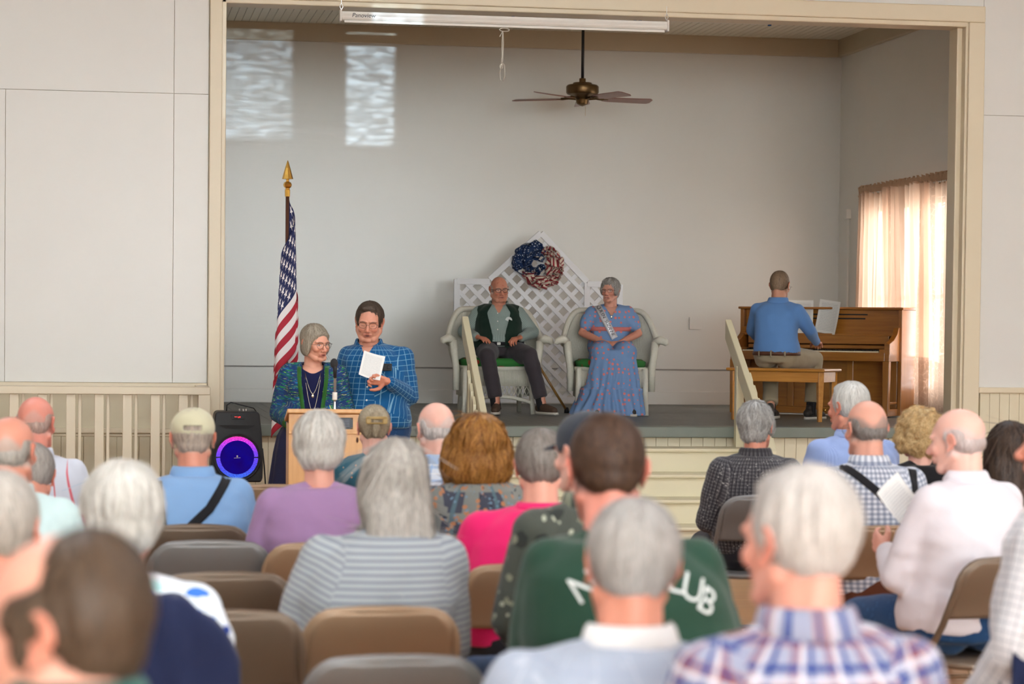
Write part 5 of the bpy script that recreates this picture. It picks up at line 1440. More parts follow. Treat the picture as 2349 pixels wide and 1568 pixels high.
mp_, T, so = person((p.x, p.y, 0), PI-.22, J, 'man in a blue windowpane-checked shirt singing from a sheet of paper', skin=(214, 150, 124), head=dict(yaw=.02, pitch=.22, tilt=-.06), hair=('side', (66, 52, 42), (104, 88, 74), 4200), armr=.93,
    shirt=BPLAID, pants=DENIM, g=.7, sw=.2, hero=True, face=dict(down=True, mouth=1.6, brow=(90, 70, 56)), collar='shirt', belly=.04, seed=11, tucked=True, jaw=1.08, fat=.006, hands={'L': dict(curl=.8), 'R': dict(curl=.4)})
belt(mp_, J, .55, .19, BELTM, z=1.0, belly=.03, grow=.008)
glasses(mp_, T, GLD)
for z in (1.34, 1.27, 1.20, 1.12, 1.05): button(mp_, so, .03, z)
W_ = Matrix.Translation((p.x, p.y, 0)) @ Matrix.Rotation(PI-.22, 4, 'Z')
h = W_ @ V3(.003, .31, 1.262)
papersheet(h, .12, -.45, .135, .17, 'printed sheet of paper held by the standing man', curl=.012, ry=.30)
MB().box(-.12, -.06, .16, .175, 1.30, 1.345).box(-.11, -.09, .172, .18, 1.31, 1.335).build('pocket_phone', BLACKP, mp_, bevel=.004)
# woman
p = place(718, 14.75, 1.4)
J = standing(1.575, .92)
for q_ in 'RL': J['sh'+q_].x *= .88

for s, n in ((1, 'R'), (-1, 'L')):
    J['el'+n] = V3(s*.195, -.03, 1.04); J['wr'+n] = V3(s*.11, .19, .99); J['hd'+n] = (V3(-s*.4, .9, -.1), V3(0, -.1, -1))
wp_, T, so = person((p.x, p.y, 0), PI-.08, J, 'woman in a multicoloured cardigan over a long navy dress, standing at the lectern', skin=(226, 164, 138), head=dict(yaw=.62, pitch=.16, tilt=.03), hair=('bobshort', (132, 118, 100), (198, 186, 166), 6500),
    shirt=NAVYD, pants=None, g=.45, sw=.155, k=.92, female=True, hero=True, face=dict(mouth=1.3, lip=(178, 84, 84)), skirt=True, seed=5, fat=.004, extra=dict(scoop=1))
glasses(wp_, T, GLD, r=(.024, .022), round_=2.0)
vs = []; n = 120; rows = [(.95, .19, .155), (.9, .215, .175), (.8, .235, .195), (.6, .26, .22), (.3, .29, .25), (.04, .31, .27)]
mb = MB()
for (z, rx, ry) in rows:
    for i in range(n):
        a = 2*PI*i/n; amp = .022*(1-z)*math.sin(a*13+math.sin(a*3)*1.5)
        vs.append(((rx+amp)*math.cos(a), (ry+amp)*math.sin(a), z))
mb.add(vs, [(j*n+i, j*n+(i+1) % n, (j+1)*n+(i+1) % n, (j+1)*n+i) for j in range(len(rows)-1) for i in range(n)])
mb.build('skirt', paint('navy_skirt', (16, 20, 58), .75, .1, 10), wp_, smooth=True)
def cardi_mat():
    t = NT('multicolour_cardigan'); uv = t.n('ShaderNodeUVMap', uv_map='UVMap').outputs[0]
    m = t.mapping(uv, (16, 95, 1)); c = lin((20, 52, 104))
    c = t.mix(t.ramp(t.noise(m, 1.0, 2), .56, .60), c, lin((22, 96, 92)))
    for sc_2, th, rgb in ((1.3, .64, (36, 140, 60)), (1.6, .68, (200, 206, 120)), (1.9, .70, (150, 170, 190)), (2.1, .72, (110, 40, 120)), (1.1, .66, (20, 110, 160))):
        mm = t.mapping(uv, (16, 95, 1), (sc_2*13, sc_2*7, 0)); c = t.mix(t.ramp(t.noise(mm, sc_2, 2), th-.05, th), c, lin(rgb))
    t.col(c); t.b.inputs['Roughness'].default_value = .9; t.bump(t.noise(t.mapping(uv, (100, 300, 1)), 1, 3), .5, .004); return t.m
CARD = cardi_mat(); GRN = cloth('green_knit', (44, 96, 36), (), (), weave=200)
ow = lambda z: .030+.040*max(0, min(1, (z-.95)/.3))
cs_ = shell(wp_, J, .45, .155*.98, .015, CARD, 'cardigan', .80, 2, lambda x, y, z: (y > .0 and abs(x) < ow(z)) or z > J['neck'].z-.002 or z < .805, sleeves=True, seed=9, fem=True, voxel=.009)
for s in (-1, 1):
    pts = [(s*(ow(z)+.008), z) for z in (.82, .9, 1.0, 1.07, 1.14, 1.21, 1.27, J['neck'].z-.025)]
    strap_on(wp_, cs_, pts, .034, GRN, 'cardigan_trim', off=.004, dirv=(0, -1, 0), n=5)
for n in 'RL':
    el, wr = J['el'+n], J['wr'+n]; MB().tube([lerp(el, wr, .72), lerp(el, wr, .97)], [.058, .056], 18, caps=False).build('cuff', paint('green_cuff', (44, 96, 36), .9, .1, 60), cs_, smooth=True, solid=.004)
NECKL = paint('silver_chain', (200, 190, 170), .25, metal=1)
def necklace(root, so, pts, name='necklace'):
    bv = BVHTree.FromPolygons([v.co.copy() for v in so.data.vertices], [tuple(q.vertices) for q in so.data.polygons]); out = []
    for (x, z) in pts:
        h = bv.ray_cast(V3(x, 2, z), V3(0, -1, 0))
        if h[0]: out.append(h[0]+V3(0, .004, 0))
    if len(out) > 2:
        m = MB().tube(out, .0016, 6); q = out[len(out)//2]; m.ell(q+V3(0, .003, -.012), (.008, .004, .012)); m.build(name, NECKL, root, smooth=True)
nz = J['neck'].z
for dz in (.16, .27): necklace(wp_, so, [(-.055+.11*t, nz-.03-dz*(1-abs(2*t-1)**1.6)) for t in np.linspace(0, 1, 15)])
# ------------------------------------------------------------------ the man on the wicker chair
GST = cloth('sage_striped_shirt', (150, 166, 160), [('u', .012, 0, .25, (112, 130, 126), .8)])
J = seated(top=1.175, k=.94, seat=.455, lean=.03); J['waist'].y += .02
J['kneeR'] = V3(.10, .45, .50); J['ankR'] = V3(.02, .52, .1); J['kneeL'] = V3(-.26, .40, .50); J['ankL'] = V3(-.37, .46, .1); J['toeR'] = V3(.02, .19, 0); J['toeL'] = V3(-.12, .17, 0)
for s, n in ((1, 'R'), (-1, 'L')):
    J['el'+n] = V3(s*.295, .0, .70); J['wr'+n] = V3(s*.19, .22, .655); J['hd'+n] = (V3(-s*.6, .75, -.12), V3(0, -.1, -1))
MA_ = (pA.x+.03, pA.y-.02, SZ)
ma, T, so = person(MA_, PI-.14, J, 'bald man with glasses in a dark green vest, seated in the left wicker armchair', skin=(206, 142, 116), head=dict(yaw=.22, pitch=.12, tilt=.03), hair=('fringe', (180, 168, 156), (200, 190, 180), 500),
    shirt=GST, pants=CHAR, g=.8, sw=.178, k=.94, hero=True, collar='shirt', belly=.05, tucked=True, seed=21, shoe=BROWNSHOE, face=dict(brow=(150, 130, 118), spots=1), jaw=1.08, fat=.006, fringe=1, hairc=(190, 176, 164), hands={'L': dict(curl=.7), 'R': dict(curl=.3)})
glasses(ma, T, paint('dark_frame', (40, 34, 34), .4), w=.002)
VEST = cloth('dark_green_knit', (20, 44, 34), (), (), weave=250)
vo_ = lambda z: .055+.05*max(0, min(1, (z-.68)/.2)) if z < .86 else .105-.06*max(0, (z-.86)/.1)
shell(ma, J, .8, .178*.97, .018, VEST, 'vest', .56, 2, lambda x, y, z: (y > .0 and abs(x) < vo_(z)) or z > J['neck'].z-.004 or z < .565, belly=.05, seed=2, voxel=.008)
belt(ma, J, .8, .178, BLACKC, z=.60, belly=.05)
for z in (.86, .79, .72): button(ma, so, 0.01, z)
bv = BVHTree.FromPolygons([v.co.copy() for v in so.data.vertices], [tuple(q.vertices) for q in so.data.polygons]); hh = bv.ray_cast(V3(-.085, 2, .80), V3(0, -1, 0))
if hh[0]: MB().lathe([(0, 0), (.028, 0), (.03, .002), (.024, .003), (0, .003)], Matrix.Translation(hh[0]+V3(0, .002, 0)) @ Matrix.Rotation(-PI/2, 4, 'X')).build('round_badge', paint('badge', (206, 212, 208), .6, .2, 60), so)
# ------------------------------------------------------------------ the woman with the sash
def dress_mat():
    t = NT('coral_dotted_blue_dress'); co = t.coord(); vo = t.n('ShaderNodeTexVoronoi'); t.link(co, vo.inputs['Vector']); vo.inputs['Scale'].default_value = 23; vo.inputs['Randomness'].default_value = .5
    t.col(t.mix(t.math('LESS_THAN', vo.outputs['Distance'], .27), lin((118, 150, 194)), lin((222, 128, 124)))); t.b.inputs['Roughness'].default_value = .85; t.bump(t.noise(co, 60, 4), .2, .005); return t.m
DRESS = dress_mat()
J = seated(top=1.165, k=.88, seat=.455, lean=.03)
J['neck'].z += .0
for s, n in ((1, 'R'), (-1, 'L')):
    J['kneeR' if s > 0 else 'kneeL'] = V3(s*.09, .38, .50); J['ank'+n] = V3(s*.08, .38, .09); J['el'+n] = V3(s*.245, .02, .70); J['wr'+n] = V3(s*.075, .20, .62)
    J['hd'+n] = (V3(-s*.75, .5, -.1), V3(-s*.3, -.3, -.9))
wq, T, so = person((pB.x, pB.y+.0, SZ), PI-.12, J, 'grey-haired woman in a blue dress and silver sash, seated in the right wicker armchair', skin=(214, 156, 134), head=dict(yaw=-.42, pitch=.04, tilt=.0), hair=('wavy', (150, 146, 140), (205, 202, 196), 4200),
    shirt=DRESS, g=.25, sw=.185, k=.88, female=True, hero=True, sleeve='puff', seed=31, skirt=True, face=dict(brow=(140, 126, 116)), hands={'L': dict(curl=.7), 'R': dict(curl=.7)})
glasses(wq, T, paint('copper_frame', (120, 64, 48), .35, metal=.5), r=(.023, .015))
mb = MB(); mb.loft([(0, -.02, .47, .19, .15), (0, -.01, .60, .165, .13), (0, -.01, .68, .15, .12)], n=24)
mb.limb([(-.08, .02, .54), (-.10, .36, .53)], [.105, .105]); mb.limb([(.08, .02, .54), (.10, .36, .53)], [.105, .105])
mb.loft([(0.02, .40, .0, .27, .16), (0.01, .40, .2, .235, .13), (0, .38, .45, .20, .11), (0, .36, .56, .18, .10)], n=28)
mb.loft([(0.13, .30, .0, .22, .16), (0.1, .34, .25, .16, .12)], n=20)
V, F, N = remesh(mb, .0105, 4)
for i in range(len(V)):
    z = V[i][2]; f_ = max(0, min(1, (.56-z)/.5)); x, y = V[i][0], V[i][1]; a = math.atan2(y-.38, x)
    V[i] += N[i]*(f_*.014*math.sin(a*17+noise.noise(Vector((x*5, y*5, z*4)))*5)+(.018 if .20 < z < .23 else (.014 if z < .20 else 0))*(f_ > .3)+.006*noise.noise(Vector((x*12, y*12, z*6))))
    V[i][2] = max(V[i][2], .006)
uv, _ = bone_uv(V, F, [(V3(0, .2, .0), V3(0, .2, .6), .2)], None)
sk2 = obj('dress_skirt', mesh_from(V, F, 'dress_skirt', DRESS, uv=uv), wq)
cb = torso_rings(J, .25, .185, .010, fem=True)
belt(wq, J, .25, .185*1.0, paint('coral_band', (206, 120, 116), .8), z=.735, grow=.012, h=.035, buckle=False)
SASH = paint('silver_satin', (200, 200, 204), .3, .04, 8, metal=.15)
sh_ = strap_on(wq, so, [(.125, .955), (.05, .80), (-.03, .655)], .058, SASH, 'sash', off=.012, dirv=(0, -1, 0), n=14)
for i, ch_ in enumerate('QUEEN SUZANNE'):
    if ch_ == ' ': continue
    t = (i+.5)/13; x = lerp(.112, -.02, t); z = lerp(.93, .675, t)
    decal(wq, sh_, ch_, x, z, .040, 1.09+0*PI, BLACKC, 'letter', dirv=-1)
necklace(wq, so, [(-.04+.08*t, J['neck'].z-.03-.07*(1-abs(2*t-1)**1.6)) for t in np.linspace(0, 1, 11)])
# ------------------------------------------------------------------ the pianist
BC = bn.matrix_basis @ V3(-.46, .17, 0)
J = seated(top=1.225, k=.97, seat=.43, lean=.05)
J['kneeR'] = V3(.22, .40, .50); J['ankR'] = V3(.20, .36, .09); J['kneeL'] = V3(-.16, .38, .47); J['ankL'] = V3(-.05, .02, .10); J['toeR'] = V3(.07, .18, 0); J['toeL'] = V3(.0, .19, 0)
for s, n in ((1, 'R'), (-1, 'L')):
    J['el'+n] = V3(s*.245, .12, .74); J['wr'+n] = V3(s*.24, .36, .645); J['hd'+n] = (V3(-s*.1, 1, -.1), V3(0, -.1, -1))
BLUES = cloth('blue_oxford_shirt', (98, 142, 200), var=.05)
pp, T, so = person((BC.x, BC.y, SZ), PB+.1, J, 'man in a blue shirt and khaki trousers seated at the piano with his back turned', skin=(204, 148, 122), head=dict(yaw=-.1, pitch=.2), hair=('crop', (150, 124, 98), (168, 142, 116), 4200),
    shirt=BLUES, pants=KHAKI, g=.3, sw=.182, k=.97, hero=True, collar='shirt', tucked=True, seed=41, fringe=2, hairc=(150, 120, 96), hands={'L': dict(curl=.35), 'R': dict(curl=.35)})
glasses(pp, T, GLD); belt(pp, J, .3, .182, BELTM, z=.55, grow=.006, buckle=False)
tr_ = [c for c in pp.children if c.name.startswith('trousers')][0]
for x in (-.11, 0, .11): strap_on(pp, tr_, [(x, .52), (x, .575)], .012, KHAKI, 'belt_loop', off=.02, n=4)
# ------------------------------------------------------------------ the audience
def plain(n, rgb): return cloth(n, rgb)
WFLOR = cloth('white_blue_floral', (226, 232, 238), (), [(13, .36, (40, 110, 200), 3), (12, .16, (20, 60, 150), 5), (10, .2, (170, 214, 214), 9)])
PLW = cloth('pale_blue_plaid', (214, 222, 232), [('u', .055, .1, .2, (150, 182, 220), .7), ('v', .055, .3, .2, (150, 182, 220), .7), ('v', .055, .7, .06, (240, 240, 240), .9)])
PATCH = cloth('patchwork_blouse', (120, 124, 120), [('u', .16, .1, .62, (50, 54, 74), .85), ('v', .11, .35, .30, (128, 130, 124), 1), ('u', .16, .72, .1, (84, 110, 120), .9)], [(34, .30, (176, 120, 84), 2), (46, .22, (110, 140, 160), 7), (40, .16, (20, 22, 40), 4)])
CAMO = cloth('leafy_camouflage', (70, 74, 66), (), [(13, .3, (44, 48, 44), 2), (17, .25, (126, 128, 108), 8), (22, .16, (168, 170, 150), 5)])
GING = cloth('navy_white_gingham', (226, 230, 236), [('u', .020, 0, .5, (70, 90, 130), .5), ('v', .020, 0, .5, (70, 90, 130), .5)])
FGIN = cloth('fine_blue_gingham', (150, 172, 220), [('u', .006, 0, .5, (116, 140, 200), .5), ('v', .006, 0, .5, (170, 188, 226), .5)])
CIRC = cloth('dark_circle_print', (74, 72, 76), [('u', .016, 0, .12, (150, 148, 146), .5), ('v', .016, 0, .12, (150, 148, 146), .5), ('u', .016, .4, .3, (40, 38, 44), .9), ('v', .016, .45, .25, (46, 44, 48), .6)], [(60, .16, (170, 168, 164), 0)])
STRP = cloth('grey_striped_shirt', (164, 168, 170), [('v', .019, 0, .42, (112, 120, 130), .75)])
HEATH = cloth('pale_heather_shirt', (160, 169, 184), [('u', .07, .3, .04, (190, 196, 206), .7), ('v', .07, .1, .05, (146, 156, 178), .5)], [(26, .3, (176, 184, 196), 3)])
RUST = cloth('blue_rust_plaid', (150, 154, 176), [('u', .076, 0, .40, (160, 112, 108), .6), ('v', .076, 0, .40, (160, 112, 108), .6), ('x', .076, 0, .40, (142, 74, 62), .95), ('u', .076, .47, .13, (36, 62, 130), .9), ('v', .076, .47, .13, (36, 62, 130), .9), ('u', .076, .93, .07, (40, 66, 130), .8), ('v', .076, .93, .07, (40, 66, 130), .8), ('u', .076, .72, .12, (206, 208, 220), .7), ('v', .076, .72, .12, (206, 208, 220), .7)])
WGRID = cloth('white_grid_shirt', (224, 222, 224), [('u', .022, 0, .1, (110, 116, 130), .7), ('v', .022, 0, .1, (110, 116, 130), .7)])
MAGC = cloth('magenta_check_shirt', (158, 62, 104), [('u', .016, 0, .2, (206, 160, 186), .7), ('v', .016, 0, .2, (206, 160, 186), .7)])
WRED = cloth('white_red_line_shirt', (208, 212, 222), [('u', .13, .28, .035, (214, 70, 84), .85), ('v', .25, .3, .012, (180, 200, 216), .8)])
TEALF = cloth('teal_floral_top', (46, 92, 108), (), [(38, .13, (200, 150, 120), 3)])
LAV = cloth('lavender_jumper', (160, 126, 166), var=.04); PINK = cloth('hot_pink_polo', (232, 34, 108), var=.05); GREENS = cloth('dark_green_sweatshirt', (30, 62, 46), var=.07)
LBLUE = cloth('light_blue_polo', (132, 170, 214), var=.05); MINT = cloth('pale_mint_shirt', (200, 222, 220), var=.05); TEALG = cloth('teal_green_shirt', (36, 90, 80)); WHITES = cloth('white_shirt', (226, 218, 222), var=.03); NAVYS = cloth('navy_cotton', (26, 34, 66))
CREAMC = cloth('cream_cap', (206, 200, 168)); LIME = cloth('lime_collar', (164, 196, 92)); WCOL = cloth('white_collar', (228, 226, 224))
PEOPLE = {}
def aud(key, u, v, d, label, chairtint, chairlabel, rz=0., hairt=.012, lat=0., chair_dy=0., arms='lap', chair_rz=None, Jmod=None, **kw):
    H = 748.6+.011*(u-1174); top = 1.58-(v-H)*d/FP-hairt
    k = kw.pop('k', 1.0); J = seated(top=top, k=k, seat=.44, lean=kw.pop('lean', .02))
    J['neck'].x += lat; J['chest'].x += lat*.5
    for n in 'RL': J['sh'+n].x += lat*.5
    if Jmod: Jmod(J)
    q = place(u, d, 1.15); ex = kw.pop('extra', {}); ex['group'] = 'seated audience members'
    hs = J['neck'].y+.03
    loc = (q.x+math.sin(rz)*hs-math.cos(rz)*lat, q.y-math.cos(rz)*hs-math.sin(rz)*lat, 0)
    r, T, so = person(loc, rz, J, label, k=k, extra=ex, **kw)
    g = kw.get('g', .3)
    crz = rz if chair_rz is None else chair_rz
    cy = -.03-.05*g+chair_dy
    if chairtint: chair(0, 0, chairtint, chairlabel, crz, xy=(loc[0]-math.sin(crz)*cy, loc[1]+math.cos(crz)*cy))
    PEOPLE[key] = (r, T, so, J, top); return r, T, so, J
SK1, SK2, SK3 = (228, 168, 146), (216, 146, 122), (236, 184, 166)
# nearest first
def j1(J):
    for q_ in ('neck', 'chest', 'shR', 'shL', 'elR', 'elL'): J[q_].z += .05
def jf(J):
    J['elR'] = V3(.215, -.27, .80); J['wrR'] = V3(.03, -.345, .815); J['hdR'] = (V3(-1, .1, -.1), V3(0, .6, -.8))
aud('near_left', 180, 1208, 2.95, 'blurred man with receding brown hair and a teal collar in the near left corner', 'brown', 'brown folding chair under the nearest man on the left', head=dict(yaw=1.15, pitch=.08, tilt=.0, dz=-.05), hair=('receding', (78, 62, 48), (104, 84, 66), 5200), hairt=.006, shirt=TEALG, pants=DARKT, g=.5, sleeve='short', collar='shirt', seed=51, skin=SK1, Jmod=j1, sw=.17)
aud('floral', 283, 1052, 5.8, 'woman with fluffy white hair in a white blouse with blue flowers', 'brown', 'brown folding chair under the white-haired woman in the floral blouse', head=dict(yaw=-.05, pitch=.05), hair=('fluffy', (214, 208, 196), (240, 236, 228), 4200), hairt=.03, shirt=WFLOR, pants=NAVYS, g=.6, sw=.195, female=True, k=.98, sleeve='short', seed=52, skin=SK1, rz=-.05, Jmod=jf, extra=dict(sleeve_end=.7))
aud('lime', 2, 1078, 5.3, 'grey-haired man with a lime green collar cut by the left edge', 'grey', 'grey folding chair at the left edge under the man with the lime collar', head=dict(yaw=-.35), hair=('short', (190, 180, 168), (215, 208, 198)), shirt=NAVYS, pants=DARKT, g=.4, collar='shirt', extra=dict(collar_mat=LIME), seed=53, skin=SK2)
aud('mint', 22, 955, 8.1, 'balding grey-haired man in a pale mint shirt near the left edge', 'brown', 'brown folding chair under the man in the pale mint shirt', head=dict(yaw=-.3, pitch=.05), hair=('fringe', (176, 168, 156), (206, 198, 188), 1500), hairt=.0, shirt=MINT, pants=DARKT, g=.7, sw=.205, sleeve='short', collar='shirt', seed=54, skin=SK2, fringe=1, hairc=(180, 170, 158), rz=-.1)
aud('magenta', 75, 1010, 9.5, 'man in a magenta checked shirt half hidden at the left', 'brown', 'brown folding chair under the man in the magenta checked shirt', head=dict(yaw=.1, pitch=.5), hair=('short', (170, 160, 150), (200, 192, 182)), shirt=MAGC, pants=DARKT, g=.5, seed=55, skin=SK2, rz=-.1)
aud('redline', 80, 909, 10.6, 'bald pink-headed man in a white shirt with thin red stripes', 'tan', 'tan folding chair under the bald man in the striped white shirt', head=dict(yaw=-.22, pitch=.1), hair=('fringe', (190, 160, 146), (214, 190, 178), 700), hairt=.0, shirt=WRED, pants=DARKT, g=.6, sw=.21, collar='shirt', seed=56, skin=(222, 144, 126), fringe=1, hairc=(206, 160, 146), rz=-.15)
r, T, so, J = aud('cap', 442, 935, 9.6, 'man in a cream baseball cap and light blue polo with black suspenders', 'brown', 'brown folding chair behind the man in the cream cap', head=dict(yaw=-.06, pitch=.05), hair=('crop', (190, 172, 154), (206, 190, 176), 1200), hairt=.008, shirt=LBLUE, pants=TANT, g=.75, sw=.215, sleeve='short', collar='shirt', seed=57, skin=SK2, fringe=1, hairc=(190, 166, 148))
# the cap
mb = MB(); mb.ell((0, -.018, .048), (.086, .105, .078), T, nu=28, nv=18)
V, F, N = remesh(mb, .005, 3); Ti = np.array(T.inverted()); q = V @ Ti[:3, :3].T+Ti[:3, 3]
cen = q[F].mean(1); keep = (cen[:, 2] > .022-.1*(cen[:, 1] < -.05)*0+.0) & ~((cen[:, 1] < -.07) & (cen[:, 2] < .055) & (np.abs(cen[:, 0]) < .036) & (cen[:, 2] > .036))
F2 = F[keep]; used, inv = np.unique(F2.ravel(), return_inverse=True)
V = folds(V, N, .0025, 4); uvp = np.stack([cen[keep][:, 0], cen[keep][:, 2]], 1).repeat(4, 0)
cap = obj('baseball_cap', mesh_from(V[used], inv.reshape(-1, 4), 'baseball_cap', CREAMC, uv=uvp), r, solid=.003)
vis = MB(); vs = []
for i in range(13):
    a = PI*i/12; vs += [tuple(T @ V3(.075*math.cos(a), .055+.03*math.sin(a), .035)), tuple(T @ V3(.082*math.cos(a), .06+.09*math.sin(a), .022))]
vis.add(vs, [(2*i, 2*i+1, 2*i+3, 2*i+2) for i in range(12)]); vis.build('peak', paint('cap_peak', (206, 200, 168), .9), cap, smooth=True, solid=.004)
strap_on(r, so, [(.135, J['neck'].z-.015), (.06, J['neck'].z-.13), (-.09, J['neck'].z-.27)], .036, BLACKC, off=.006)
strap_on(r, so, [(-.14, J['neck'].z-.03), (-.12, J['neck'].z-.22), (-.02, J['neck'].z-.38)], .036, BLACKC, off=.006)
aud('lavender', 732, 940, 8.9, 'woman with short silver-white hair in a lavender jumper', 'tan', 'tan folding chair under the woman in the lavender jumper', head=dict(yaw=.02), hair=('fluffy', (212, 205, 194), (240, 236, 228), 5200), hairt=.026, shirt=LAV, pants=NAVYS, g=.75, sw=.195, female=True, k=.97, seed=58, skin=SK1)
r, T, so, J = aud('clip', 857, 924, 11.3, 'woman with grey-blonde hair pinned up by a tan clip, in a teal floral top', 'tan', 'tan folding chair under the woman with the hair clip', head=dict(yaw=.0), hair=('bun', (152, 136, 112), (208, 194, 166), 6000), hairt=.012, shirt=TEALF, pants=DARKT, g=.2, sw=.165, female=True, k=.9, seed=59, skin=SK3, sleeve='long')
CL = paint('tan_plastic_clip', (176, 146, 82), .35)
cvs = MB().box(-.052, .052, -.162, -.146, .052, .066, T).box(-.052, .052, -.162, -.146, .028, .036, T).box(-.056, -.03, -.162, -.146, .03, .064, T).box(.03, .056, -.162, -.146, .03, .064, T)
cvs.build('hair_clip', CL, r, bevel=.005)
for s in (-1, 1): MB().lathe([(0, 0), (.005, -.006), (.007, -.022), (.0, -.034)], T @ Matrix.Translation((s*.084, -.005, -.045))).build('drop_earring', paint('earring', (90, 50, 30), .4), r, smooth=True)
aud('greylong', 905, 1000, 7.0, 'woman with long grey hair in a grey striped shirt', 'tan', 'tan folding chair in front of the near grey chair, under the long-haired woman', head=dict(yaw=.05, pitch=.12, tilt=.03), hair=('long', (158, 150, 140), (200, 193, 183), 6500), hairt=.018, lat=.07, shirt=STRP, pants=NAVYS, g=.95, sw=.205, female=True, k=1.0, seed=60, skin=SK1, collar='shirt', lean=.05)
r, T, so, J = aud('plaidsusp', 1003, 922, 10.4, 'bald man in a pale blue plaid shirt with black suspenders', 'brown', 'brown folding chair under the bald man in the pale plaid shirt', head=dict(yaw=.22, pitch=.12), hair=('fringe', (214, 206, 200), (230, 224, 218), 900), hairt=0., shirt=PLW, pants=DARKT, g=.55, sw=.19, sleeve='short', collar='shirt', seed=61, skin=SK3, fringe=1, hairc=(212, 196, 188))
strap_on(r, so, [(-.145, J['neck'].z-.05), (.0, J['neck'].z-.33)], .045, BLACKC); strap_on(r, so, [(.145, J['neck'].z-.05), (.0, J['neck'].z-.33)], .045, BLACKC)
glasses(r, T, GLD)
aud('auburn', 1095, 942, 9.3, 'woman with a bushy auburn bob in a patchwork print blouse', 'brown', 'brown folding chair under the woman with the auburn bob', head=dict(yaw=-.03), hair=('bushybob', (126, 76, 28), (198, 142, 70), 9000), hairt=.022, shirt=PATCH, pants=DARKT, g=.55, sw=.185, female=True, k=.97, seed=62, skin=SK1)
aud('pink', 1240, 982, 8.2, 'grey-haired person in a hot pink polo shirt', 'tan', 'tan folding chair under the person in hot pink', head=dict(yaw=-.04, pitch=.1), hair=('short', (118, 108, 100), (170, 162, 154), 4800), hairt=.012, lat=.06, shirt=PINK, pants=DARKT, g=.7, sw=.20, sleeve='short', collar='polo', seed=63, skin=SK1, rz=-.1)
r, T, so, J = aud('camo', 1350, 942, 7.0, 'man in a dark cap and leafy camouflage shirt', 'brown', 'brown folding chair under the man in camouflage', head=dict(yaw=.35, pitch=.05), hair=('crop', (196, 190, 182), (214, 208, 200)), hairt=.01, lat=.0, shirt=CAMO, pants=DENIM, g=.55, sw=.175, collar='shirt', seed=64, skin=SK3, fringe=1, hairc=(196, 186, 178), rz=.15)
mb = MB(); mb.ell((0, -.015, .045), (.087, .106, .084), T, nu=28, nv=18); V, F, N = remesh(mb, .006, 3); q = V @ np.array(T.inverted())[:3, :3].T+np.array(T.inverted())[:3, 3]; cen = q[F].mean(1); F2 = F[cen[:, 2] > .012]; used, inv = np.unique(F2.ravel(), return_inverse=True)
cap2 = obj('cap', mesh_from(V[used], inv.reshape(-1, 4), 'cap', cloth('dark_slate_cap', (48, 52, 60)), uv=np.zeros((len(F2)*4, 2))), r, solid=.003)
vs = []; vis = MB()
for i in range(13):
    a = PI*i/12; vs += [tuple(T @ V3(.075*math.cos(a), .055+.03*math.sin(a), .03)), tuple(T @ V3(.082*math.cos(a), .06+.09*math.sin(a), .018))]
vis.add(vs, [(2*i, 2*i+1, 2*i+3, 2*i+2) for i in range(12)]); vis.build('peak', paint('slate_peak', (48, 52, 60), .9), cap2, smooth=True, solid=.004)
r, T, so, J = aud('green', 1394, 977, 5.75, 'broad man with cropped brown hair in a dark green sweatshirt with white letters', 'brown', 'brown folding chair under the man in the dark green sweatshirt', head=dict(yaw=.02, pitch=.22, k=1.1), hair=('crop', (76, 54, 40), (100, 74, 56), 5200), hairt=.0, lat=-.055, shirt=GREENS, pants=DENIM, g=1.1, sw=.23, collar=None, seed=65, skin=(226, 150, 132), fringe=2, hairc=(84, 62, 48), lean=.05)
LET = paint('sweatshirt_letter', (206, 210, 206), .8)
zc_ = J['neck'].z-.16
for ch_, x, dz, rt in (('N', -.150, .045, .5), ('A', -.100, .075, .35), ('L', .064, .060, -.25), ('U', .104, .04, -.4), ('B', .138, .01, -.6)): decal(r, so, ch_, x, zc_+dz, .085, rt, LET)
for (x, z, w_, c_, nm) in ((.02, -.15, .09, (52, 140, 80), 'green_emblem'), (.08, -.18, .07, (52, 140, 80), 'green_emblem'), (.06, -.145, .05, (170, 140, 50), 'gold_emblem'), (.115, -.165, .04, (170, 140, 50), 'gold_emblem')):
    strap_on(so, so, [(x-w_/2, zc_+z-.015), (x, zc_+z+.005), (x+w_/2, zc_+z)], .018, paint('emblem_%d' % c_[0], c_, .8), nm, off=.004, n=4)
aud('nearmid', 1440, 1140, 4.4, 'blurred grey-haired man in a pale heather shirt with a white collar, near the bottom middle', 'grey', 'grey folding chair under the man with the white collar', head=dict(yaw=.0, pitch=.08, tilt=.06), hair=('short', (166, 160, 153), (208, 204, 199), 5200), hairt=.012, lat=.07, shirt=HEATH, pants=DARKT, g=.8, sw=.22, k=.97, collar='shirt', extra=dict(collar_mat=WCOL), seed=66, skin=SK2)
r, T, so, J = PEOPLE['nearmid'][:4]
nb = J['neck']; MB().tube([nb+V3(.088*math.cos(a), .084*math.sin(a)+.002, -.014+.004*math.sin(a)) for a in np.linspace(0, 2*PI, 30, endpoint=False)], .007, 8, closed=True).build('navy_neckband', paint('navy_band', (30, 40, 84), .8), so, smooth=True)
r, T, so, J = aud('circle', 1732, 917, 11.6, 'woman with short silver hair in a dark circle-print blouse', 'grey', 'grey folding chair behind the woman in the circle-print blouse', head=dict(yaw=-.42, pitch=.03), hair=('wavy', (136, 132, 126), (204, 202, 198), 6500), hairt=.018, shirt=CIRC, pants=DARKT, g=.65, sw=.18, k=.95, female=True, seed=67, skin=SK2, collar='shirt', rz=-.12, chair_rz=-.05)
glasses(r, T, paint('dark_frame', (40, 34, 34), .4))
